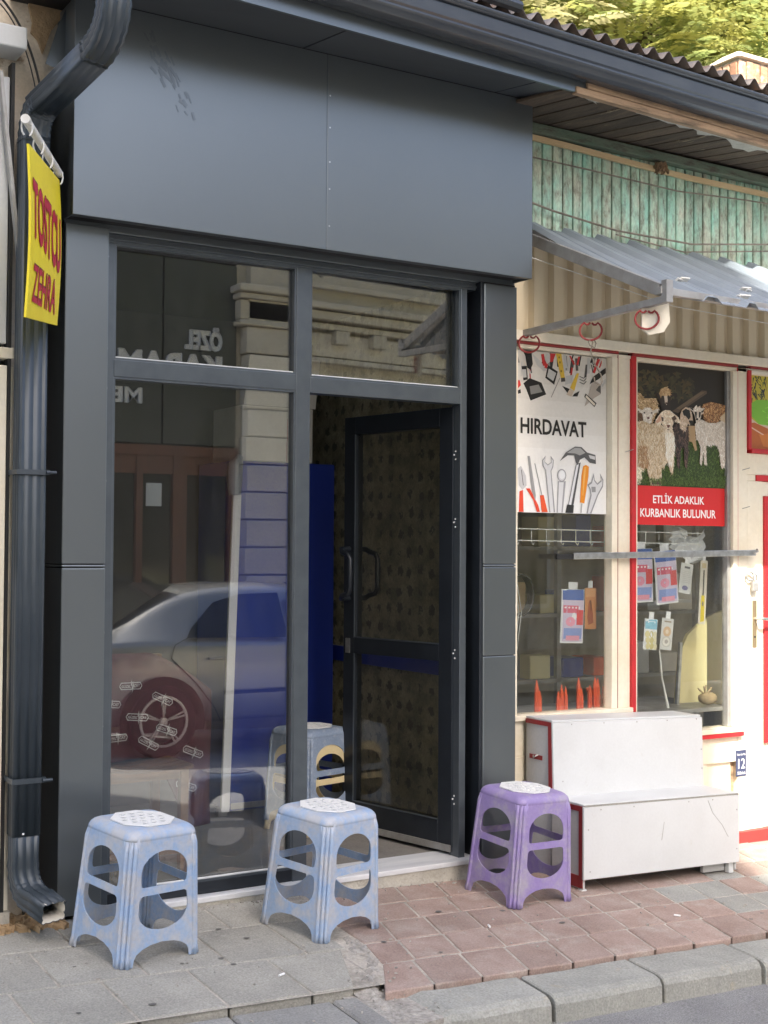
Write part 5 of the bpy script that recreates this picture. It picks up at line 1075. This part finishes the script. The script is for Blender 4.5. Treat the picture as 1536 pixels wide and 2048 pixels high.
cl = thing('burgundy_cloth', 'burgundy cloth with white oval marks draped over the chair back', 'cloth', (2.05, .6, .3))
m = MB(); nx, nz = 22, 20; v = []
for j in range(nz+1):
    for i in range(nx+1):
        s, t_ = i/nx, j/nz; x = 1.72+.66*s; zt = 1.06-.17*max(0, (s-.55)/.45)**1.4; zb_ = .62 if s < .62 else .62-.3*min(1, (s-.62)/.2)
        z = zt+(zb_-zt)*t_; y = .505-.03*t_+.02*math.sin(s*11+t_*2)*(.4+t_)+.02*s; v.append((x-.02*t_*math.sin(t_*3), y, z))
m.add(v, [(j*(nx+1)+i, j*(nx+1)+i+1, (j+1)*(nx+1)+i+1, (j+1)*(nx+1)+i) for j in range(nz) for i in range(nx)]); m.build('drape', 'burgundy', cl, smooth=True, solid=.004)
pr = MB()
for (x, z, a) in ((1.9, .86, -.1), (2.13, .87, -.45), (2.02, .8, -.1), (1.93, .72, .05), (2.15, .74, -.35), (2.07, .69, -.5), (2.24, .5, -.35), (2.27, .64, -.4), (1.99, .93, .0)):
    s = (x-1.72)/.66; ca, sa = math.cos(a), math.sin(a)
    def ML(u, v_, w_): 
        uu, vv = (u-.5)*.1, (v_-.5)*.03; return (x+uu*ca-vv*sa, .452+.0*w_, z+uu*sa+vv*ca)
    o_ = [(0, .5)]+[(q, .0) for q in (.08, .92)]+[(1, .5)]+[(q, 1.) for q in (.92, .08)]; i_ = [(.03+.94*p, .12+.76*q) for p, q in o_]
    pr.poly([o_, i_], ML); put_text(pr, 'GÜZEL', ML, .1, .5, .28, .72); put_text(pr, 'CAY', ML, .64, .9, .28, .72)
    pr.poly([[(.5, .5), (.54, 1.5), (.57, .2), (.6, 1.2), (.63, .5), (.6, .1), (.57, -.5), (.54, .6)]], ML)
pr.build('printed_marks', 'logo_white', cl, fixn=False)
br_ = thing('straw_broom', 'straw broom standing in the window corner behind left pillar', 'broom', (1.84, .3, .15))
m = MB()
for k in range(60):
    a = rnd.uniform(-1, 1); m.tube([(1.8+.012*a, .3+rnd.uniform(-.02, .02), .52), (1.84+.07*a+.03, .3+rnd.uniform(-.04, .04), .2+rnd.uniform(-.03, .03))], .0018, 4)
m.build('bristles', 'straw', br_); MB().tube([(1.8, .3, .5), (1.74, .3, 1.4)], .011, 8).build('handle', 'chair_wood', br_, smooth=True)

# grit, crumbs and damp soil at the foot of the downspout
m = MB(); r_ = random.Random(8)
for k in range(420):
    x, y = (r_.uniform(1.0, 4.9), r_.uniform(-1.2, .0))
    if k < 170: x, y = r_.uniform(1.6, 3.6), -.004-abs(r_.gauss(0, .03))
    elif k < 240: x, y = r_.uniform(2.2, 2.5)+r_.gauss(0, .03), r_.uniform(-1.2, -.5)
    s_ = r_.uniform(.0015, .0045); z = gz(x, y)+(.001 if y > -.95 else -.02)
    m.obox((x, y, z+s_*.5), (r_.gauss(0, 1), r_.gauss(0, 1), .1), (r_.gauss(0, 1), r_.gauss(0, 1), .2), (0, .2, 1), s_, s_*.8, s_*.6)
g_ = m.build('grit', 'rubble', kind='stuff'); tag(g_, 'fine grit and crumbs scattered over the pavement', 'grit')
m = MB()
for k in range(160):
    x, y = r_.uniform(1.27, 1.56), r_.uniform(-.07, .1); s_ = r_.uniform(.006, .02); m.obox((x, y, gz(x, y)+s_*.3), (r_.gauss(0, 1), r_.gauss(0, 1), .3), (r_.gauss(0, 1), r_.gauss(0, 1), .2), (.2, .2, 1), s_, s_*.8, s_*.6)
g_ = m.build('soil', 'adobe', kind='stuff'); tag(g_, 'brown soil and debris at the foot of the downspout', 'soil')
for x, y, a in ((2.05, -.78, .4), (3.05, -.6, 1.2), (3.9, -.75, 2.1)):
    t_ = MB().tube([(x, y, gz(x, y)+.006), (x+.026*math.cos(a), y+.026*math.sin(a), gz(x, y)+.006)], .0038, 8).build('cigarette_end', 'white_print')
    tag(t_, 'white cigarette end lying %s' % {2.05: 'on the grey slabs', 3.05: 'on the red pavers before the doorstep', 3.9: 'on the red pavers before the white box'}[x], 'litter')

m = MB(); r_ = random.Random(31)
for k in range(26):
    x, y = r_.uniform(1.3, 4.8), r_.uniform(-.93, -.1); a_ = r_.uniform(.006, .016)
    m.add([(x+a_*r_.uniform(.7, 1.1)*math.cos(q*PI/4), y+a_*.9*r_.uniform(.7, 1.1)*math.sin(q*PI/4), gz(x, y)+.0022+.00002*k) for q in range(8)], [tuple(range(8))])
g_ = m.build('chewing_gum', 'asphalt_gum', kind='stuff'); tag(g_, 'old flattened gum spots on the pavement', 'gum')
# ================================================================== ACROSS THE STREET
def win(par, x, z, wd, ht, y, mt_='car_glass', fr='white_board'):
    o = B(x-wd/2-.06, x+wd/2+.06, y-.05, y+.05, z-.06, z+ht+.06).build('window', fr, par); B(x-wd/2, x+wd/2, y+.04, y+.056, z, z+ht).build('pane', mt_, o); return o
YO = -8.6
m = MB()
for x0, x1 in ((-20, .85), (.85, 3.9), (3.9, 20)): 
    v = [(x0, YO+1.3), (x1, YO+1.3), (x1, YO-.1), (x0, YO-.1)]
    m.hexa([(a, b, rz(a, b)-.2) for a, b in v[::-1]]+[(a, b, rz(a, b)+.12) for a, b in v[::-1]])
struct(m.build('far_pavement', 'grey_slab', bevel=.01))
cbz = -.35
cb = thing('dark_clad_building', 'dark panelled building across the street with wooden doors, seen reflected', 'building', (5.1, YO-3, cbz))
B(3.9, 6.38, YO-7, YO-.06, cbz, 5.4).build('wall', 'black', cb)
for x0, x1 in ((3.9, 4.45), (4.45, 5.49), (5.49, 6.38)):
    for z0, z1 in ((2.62, 4.68), (4.68, 5.4)): B(x0+.012, x1-.012, YO-.059, YO, z0+.012, z1-.012).build('panel', 'dark_panel', cb)
B(3.9, 6.38, YO-.055, YO+.03, 2.5, 2.61).build('door_head', 'wood_door', cb)
for x0, x1 in ((4.0, 4.06), (4.72, 4.8), (5.2, 5.27), (5.62, 5.78), (6.28, 6.36)): B(x0, x1, YO-.055, YO+.02, cbz, 2.5).build('door_post', 'wood_door', cb)
for x0, x1 in ((4.06, 4.72), (4.8, 5.2), (5.27, 5.62), (5.78, 6.28)):
    B(x0, x1, YO-.05, YO-.02, cbz, .9).build('door_panel', 'wood_door', cb); B(x0+.02, x1-.02, YO-.04, YO-.025, .92, 2.3).build('door_glass', 'car_glass', cb); B(x0, x1, YO-.05, YO-.0, 2.3, 2.5).build('door_rail', 'wood_door', cb)
B(5.32, 5.5, YO-.02, YO-.015, 1.95, 2.2).build('notice', 'white_board', cb)
MO = lambda u, v, w_: (6.2-u, YO+.002+w_, v)
m = MB(); put_text(m, 'ÖZEL', MO, .02, .46, 3.68, 3.95, d=.04, off=.045); put_text(m, 'KARAMAN', MO, .02, 1.75, 3.34, 3.63, d=.04, off=.045); put_text(m, 'MERKEZ', MO, .95, 2.0, 3.05, 3.22, d=.03, off=.03)
m.build('sign_letters', 'white_print', cb, fixn=False)
st = thing('stone_building', 'pale stone building with pilaster and moulded cornice across the street', 'building', (10, YO-3, cbz))
B(6.38, 15.5, YO-7, YO-.05, cbz, 5.9).build('wall', 'stone', st)
z = cbz; k = 0
while z < 4.0:
    h = .31; a = .04*(k % 2); B(6.45-a*.5, 7.08+a, YO-.05, YO+.14, z+.008, z+h-.008).build('pilaster_stone', 'stone', st, bevel=.012); z += h; k += 1
for zz, o_, h in ((3.99, .18, .06), (4.06, .14, .22), (4.29, .2, .06), (4.36, .26, .08)): B(6.42-o_*.5, 7.12+o_*.5, YO-.05, YO+o_, zz, zz+h).build('capital', 'stone', st, bevel=.015)
for zz in (4.45, 4.8, 5.15): B(6.5, 7.05, YO-.05, YO+.08, zz, zz+.33).build('pilaster_stone', 'stone', st, bevel=.012)
for zz, o_, h in ((3.72, .1, .06), (3.8, .05, .28), (4.12, .12, .07), (4.22, .2, .1), (4.34, .27, .07), (4.62, .06, .06)): B(7.2, 15.5, YO-.05, YO+o_, zz, zz+h).build('cornice', 'stone', st, bevel=.01)
x = 7.35
while x < 15: B(x, x+.2, YO-.05, YO+.16, 3.95, 4.11).build('dentil', 'stone', st, bevel=.01); x += .55
for x in (8.3, 10.4, 12.5, 14.6): win(st, x, .8, 1.0, 1.9, YO); None
for zz in (.2, .8, 1.4, 2.0, 2.6, 3.2): B(7.2, 15.5, YO-.05, YO+.03, zz, zz+.02).build('string_course', 'stone', st)
MB().bar((7.35, YO+.3, 4.9), (8.2, YO+.3, 4.9), .06, .06).build('bracket_rail', 'grey_steel', st); MB().bar((8.15, YO, 4.9), (8.15, YO+.3, 4.7), .03, .05).build('bracket', 'grey_steel', st)
ra = thing('unseen_shading_building', 'tall plain rendered building across the street, outside the frame, shaped to shade the shop fronts', 'building', (-6, YO-4, cbz))  # unseen; height, depth and right edge set for the shadow it throws
B(-14, -1.32, YO-4, YO, cbz, 19.5).build('wall', 'render', ra)
for i in range(5):
    for j in range(6): win(ra, -12.8+2.4*i, 1.2+3.1*j, 1.2, 1.6, YO)
B(-14.1, -1.27, YO-4.1, YO+.15, 19.5, 19.7).build('parapet', 'render', ra)
# ---- parked car
car = thing('parked_car', 'silver grey saloon car parked across the road, reflected in the window', 'car', (5.5, -6.2, -.25))
CY, CW = -5.35, 1.76; cz = -.235
#          x    zlow zsill zbelt ztop  w_low w_belt w_top
sec = [(3.28, .42, .5, .78, .80, .62, .66, .6), (3.33, .28, .45, .86, .9, .74, .78, .62), (3.5, .24, .45, .93, .985, .82, .84, .62), (3.85, .22, .45, .95, 1.03, .86, .87, .6), (4.15, .22, .45, .95, 1.22, .87, .88, .56), (4.5, .22, .45, .94, 1.385, .875, .88, .54), (5.0, .22, .45, .93, 1.435, .88, .88, .545), (5.6, .22, .45, .92, 1.43, .88, .88, .55), (6.05, .22, .45, .915, 1.33, .88, .875, .55), (6.5, .22, .45, .9, 1.06, .875, .87, .6), (6.75, .22, .45, .885, .96, .87, .86, .66), (7.2, .23, .44, .83, .88, .84, .82, .66), (7.5, .26, .42, .74, .77, .76, .74, .6), (7.62, .4, .46, .62, .64, .6, .6, .5)]
m = MB(); v = []; cyc = CY-CW/2
for (x, zl, zs, zb, zt, wl_, wb, wt_) in sec:
    half = [(.45*wl_, zl), (wl_*.94, zl+.03), (wb*1.0, zs+.08), (wb*1.005, (zs+zb)/2+.06), (wb*.975, zb), (wb*.93, zb+.02), (wt_*1.12, zb+(zt-zb)*.75), (wt_, zt-.015), (wt_*.5, zt+.004)]
    v += [(x, cyc+a, cz+b) for a, b in half]+[(x, cyc-a, cz+b) for a, b in half[::-1]]
n = 18; m.add(v, [(i*n+k, i*n+(k+1) % n, (i+1)*n+(k+1) % n, (i+1)*n+k) for i in range(len(sec)-1) for k in range(n)]+[tuple(range(n)), tuple((len(sec)-1)*n+k for k in range(n))])
body = m.build('body', 'car_paint', car, smooth=True); q = body.modifiers.new('ss', 'SUBSURF'); q.levels = q.render_levels = 2
def side_y(z, x, sgn):   # outer surface of the glasshouse, pushed out a little
    return cyc+sgn*(.868-.33*max(0, z-.94)/.48*.82+.012)
for sgn in (1, -1):
    for pts_ in ([(4.42, .985), (4.47, 1.06), (4.72, 1.27), (4.98, 1.335), (5.36, 1.345), (5.36, .965)], [(5.44, .965), (5.44, 1.345), (5.75, 1.325), (6.0, 1.25), (6.28, 1.08), (6.36, .98)]):
        MB().poly([pts_], lambda u, v_, w_: (u, side_y(v_, u, sgn)+.004*sgn, cz+v_), 0).build('side_window', 'car_glass', car)
    for x in (4.2, 6.82):
        MB().poly([arc(x, .3, .375, .375, -12, 192, 20)], lambda u, v_, w_: (u, cyc+sgn*.893, cz+v_), 0).build('wheel_arch', 'black', car)
        wv = bpy.data.objects.new('wheel', None); COL.objects.link(wv); wv.parent = car
        yy = cyc+sgn*.80; ye = cyc+sgn*.905
        pr_ = [(.2, 0), (.29, 0), (.31, .03), (.31, .075), (.285, .105), (.21, .105)]
        mm_ = MB(); N_ = 28; vv = []
        for i in range(N_):
            a = 2*PI*i/N_; vv += [(x+r_i*math.cos(a), yy+sgn*w_*1.0, cz+.31+r_i*math.sin(a)) for r_i, w_ in pr_]
        kk = len(pr_); mm_.add(vv, [(i*kk+q_, i*kk+(q_+1) % kk, ((i+1) % N_)*kk+(q_+1) % kk, ((i+1) % N_)*kk+q_) for i in range(N_) for q_ in range(kk)]); mm_.build('tyre', 'rubber', wv, smooth=True)
        mm_ = MB()
        for i in range(5):
            a = 2*PI*i/5+.3
            for da in (-.09, .09): mm_.bar((x+.03*math.cos(a), ye, cz+.31+.03*math.sin(a)), (x+.205*math.cos(a+da), ye, cz+.31+.205*math.sin(a+da)), .012, .02, (0, 1, 0))
        mm_.tube([(x, ye-.02*sgn, cz+.31), (x, ye+.008*sgn, cz+.31)], .035, 12); mm_.poly([arc(x, .31, .212, .212, 0, 348, 29), arc(x, .31, .192, .192, 0, 348, 29)], lambda u, v_, w_: (u, ye+w_*sgn, cz+v_), .015); mm_.build('rim', 'rim', wv)
    for pts_ in ([(4.42, .99), (4.3, .93), (4.27, .82), (4.5, .6), (4.66, .4), (4.72, .28)], [(5.4, .95), (5.41, .6), (5.38, .27)], [(6.42, .96), (6.46, .6), (6.44, .27)]):
        mm_ = MB()
        for a, b in zip(pts_[:-1], pts_[1:]): mm_.bar((a[0], cyc+sgn*.889, cz+a[1]), (b[0], cyc+sgn*.889, cz+b[1]), .006, .006, (0, 1, 0))
        mm_.build('door_gap', 'black', car)
    for x in (4.6, 5.62): MB().box(x, x+.19, cyc+sgn*.895-.012, cyc+sgn*.895+.012, cz+.795, cz+.822).build('door_handle', 'car_paint', car, bevel=.006)
    MB().box(4.75, 6.4, cyc+sgn*.893-.004, cyc+sgn*.893+.004, cz+.5, cz+.53).build('rubbing_strip', 'black', car)
    B(3.30, 3.5, cyc+sgn*.72-.1, cyc+sgn*.72+.1, cz+.68, cz+.84).build('tail_light', 'sign_red', car, bevel=.03); B(7.42, 7.56, cyc+sgn*.6-.12, cyc+sgn*.6+.12, cz+.56, cz+.68).build('headlight', 'white_plastic', car, bevel=.03)
MB().poly([[(-.56, 0), (.56, 0), (.46, 1), (-.46, 1)]], lambda u, v_, w_: (3.86+.58*v_, cyc+u, cz+1.045+.34*v_+.03), 0).build('rear_window', 'car_glass', car); MB().poly([[(-.6, 0), (.6, 0), (.48, 1), (-.48, 1)]], lambda u, v_, w_: (6.6-.6*v_, cyc+u, cz+1.03+.345*v_+.03), 0).build('windscreen', 'car_glass', car)
# ================================================================== HILL, TREES, CHIMNEY
m = MB(); nx, ny = 24, 16; v = []
for j in range(ny+1):
    for i in range(nx+1):
        x = -20+70*i/nx; t = j/ny; y = 5+45*t; z = -.5+max(0, (y-8))*1.0*(1-.35*t)+rnd.uniform(-.4, .4)*(1 if j else 0); v.append((x, y, z))
m.add(v, [(j*(nx+1)+i, j*(nx+1)+i+1, (j+1)*(nx+1)+i+1, (j+1)*(nx+1)+i) for j in range(ny) for i in range(nx)]); struct(m.build('hill', 'hill_earth', smooth=True))
def tree(label, x, y, zb_, top, rad, nfr, mt_, seed):
    r = random.Random(seed); t = thing('leafy_tree', label, 'tree', (x, y, zb_), 'trees behind the roofs')
    cz_ = top-rad*.75; m = MB(); tips = []
    m.tube([(x, y, zb_), (x+.1, y, (zb_+cz_)/2), (x-.05, y, cz_-.2)], [.16, .12, .08], 8)
    for k in range(9):
        a = k*2.4; e = Vector((x+math.cos(a)*rad*r.uniform(.4, .8), y+math.sin(a)*rad*r.uniform(.4, .8), cz_+r.uniform(-.3, .8)*rad*.7)); s_ = Vector((x, y, cz_-r.uniform(.2, 1.)))
        m.tube([s_, s_.lerp(e, .5)+Vector((0, 0, .15)), e], [.05, .035, .012], 6); tips.append(e)
    m.build('trunk', 'bark', t, smooth=True)
    m = MB(); V, Fc = [], []
    for k in range(nfr):
        while True:
            p = Vector((r.uniform(-1, 1), r.uniform(-1, 1), r.uniform(-1, 1)))
            if .25 < p.length < 1 and math.sin(p.x*5+seed)*math.sin(p.y*4+1.3*seed)*math.sin(p.z*5+seed*.7) > -.28: break
        base = Vector((x+p.x*rad, y+p.y*rad, cz_+p.z*rad*.8)); d = Vector((p.x+r.gauss(0, .5), p.y+r.gauss(0, .5), r.uniform(-.3, .5))).normalized(); sd = d.cross(Vector((0, 0, 1))).normalized(); up_ = sd.cross(d)
        L = r.uniform(.4, .75); npair = 8
        for i in range(npair):
            tt = (i+1)/npair; c = base+d*(L*tt)-Vector((0, 0, .22*L*tt*tt)); ll = .14*(1-.55*abs(tt-.4))*r.uniform(.8, 1.2); ww = ll*.24
            for s in (1, -1):
                ax = (sd*s+d*.45-Vector((0, 0, .25+r.uniform(-.1, .15)))).normalized(); b_ = (d-ax*d.dot(ax)).normalized()*ww
                o = len(V); mid = c+ax*ll*.45; V += [c, mid+b_, c+ax*ll, mid-b_]; Fc.append((o, o+1, o+2, o+3))
    m.v = [tuple(q) for q in V]; m.f = Fc; m.c = [None]*len(Fc); m.build('crown', mt_, t, fixn=False)
tree('large leafy tree with yellow green fronds behind the roof centre', 10.2, 6.6, 0, 8.6, 1.9, 2000, 'leaf', 1)
tree('leafy tree with bright fronds behind the brick chimney', 12.6, 6.9, 0, 9.2, 2.0, 2000, 'leaf', 2)
tree('pale dusty leaved tree at left end of the greenery', 8.0, 7.0, 0, 8.2, 1.7, 900, 'leaf_pale', 3)
tree('low dense tree between the pale tree and the large one', 9.2, 8.6, 1, 8.8, 2.0, 1100, 'leaf', 4)
tree('tall tree farthest back on the hillside', 13.2, 10.5, 3, 12.0, 2.6, 1300, 'leaf_pale', 5)
tree('leafy tree on the hillside behind the large one', 10.8, 10.8, 3, 11.6, 2.4, 1200, 'leaf', 6)
chm = thing('brick_chimney', 'weathered plastered brick chimney top behind the roof at right', 'chimney', (8.2, 3.0, 3.8))
cx0, cx1, cy0, cy1 = 7.8, 8.7, 2.6, 3.0
B(cx0+.05, cx1-.05, cy0+.05, cy1-.05, 3.6, 5.070).build('shaft', 'cream_plaster', chm, bevel=.02); B(cx0+.01, cx1-.01, cy0+.01, cy1-.01, 5.075, 5.170).build('plaster_band', 'cream_plaster', chm, bevel=.015)
B(cx0+.02, cx1-.02, cy0+.02, cy1-.02, 5.172, 5.400).build('core', 'mortar', chm)
x = cx0
while x < cx1-.02:
    B(x+.004, x+.074, cy0-.005+rnd.uniform(-.006, .006), cy0+.019, 5.175, 5.375+rnd.uniform(-.01, .01)).build('brick', 'brick', chm, bevel=.006, seg=1); x += .08
y = cy0+.022
while y < cy1-.02:
    B(cx0-.005+rnd.uniform(-.006, .006), cx0+.019, y+.004, y+.074, 5.175, 5.375+rnd.uniform(-.01, .01)).build('brick', 'brick', chm, bevel=.006, seg=1); y += .08
m = MB(); m.hexa([(cx0-.03, cy0-.03, 5.402), (cx1+.03, cy0-.03, 5.402), (cx1+.03, cy1+.03, 5.402), (cx0-.03, cy1+.03, 5.402), (cx0+.1, cy0+.1, 5.500), (cx1-.1, cy0+.1, 5.500), (cx1-.1, cy1-.1, 5.500), (cx0+.1, cy1-.1, 5.500)]); m.build('cap', 'cream_plaster', chm, bevel=.02)
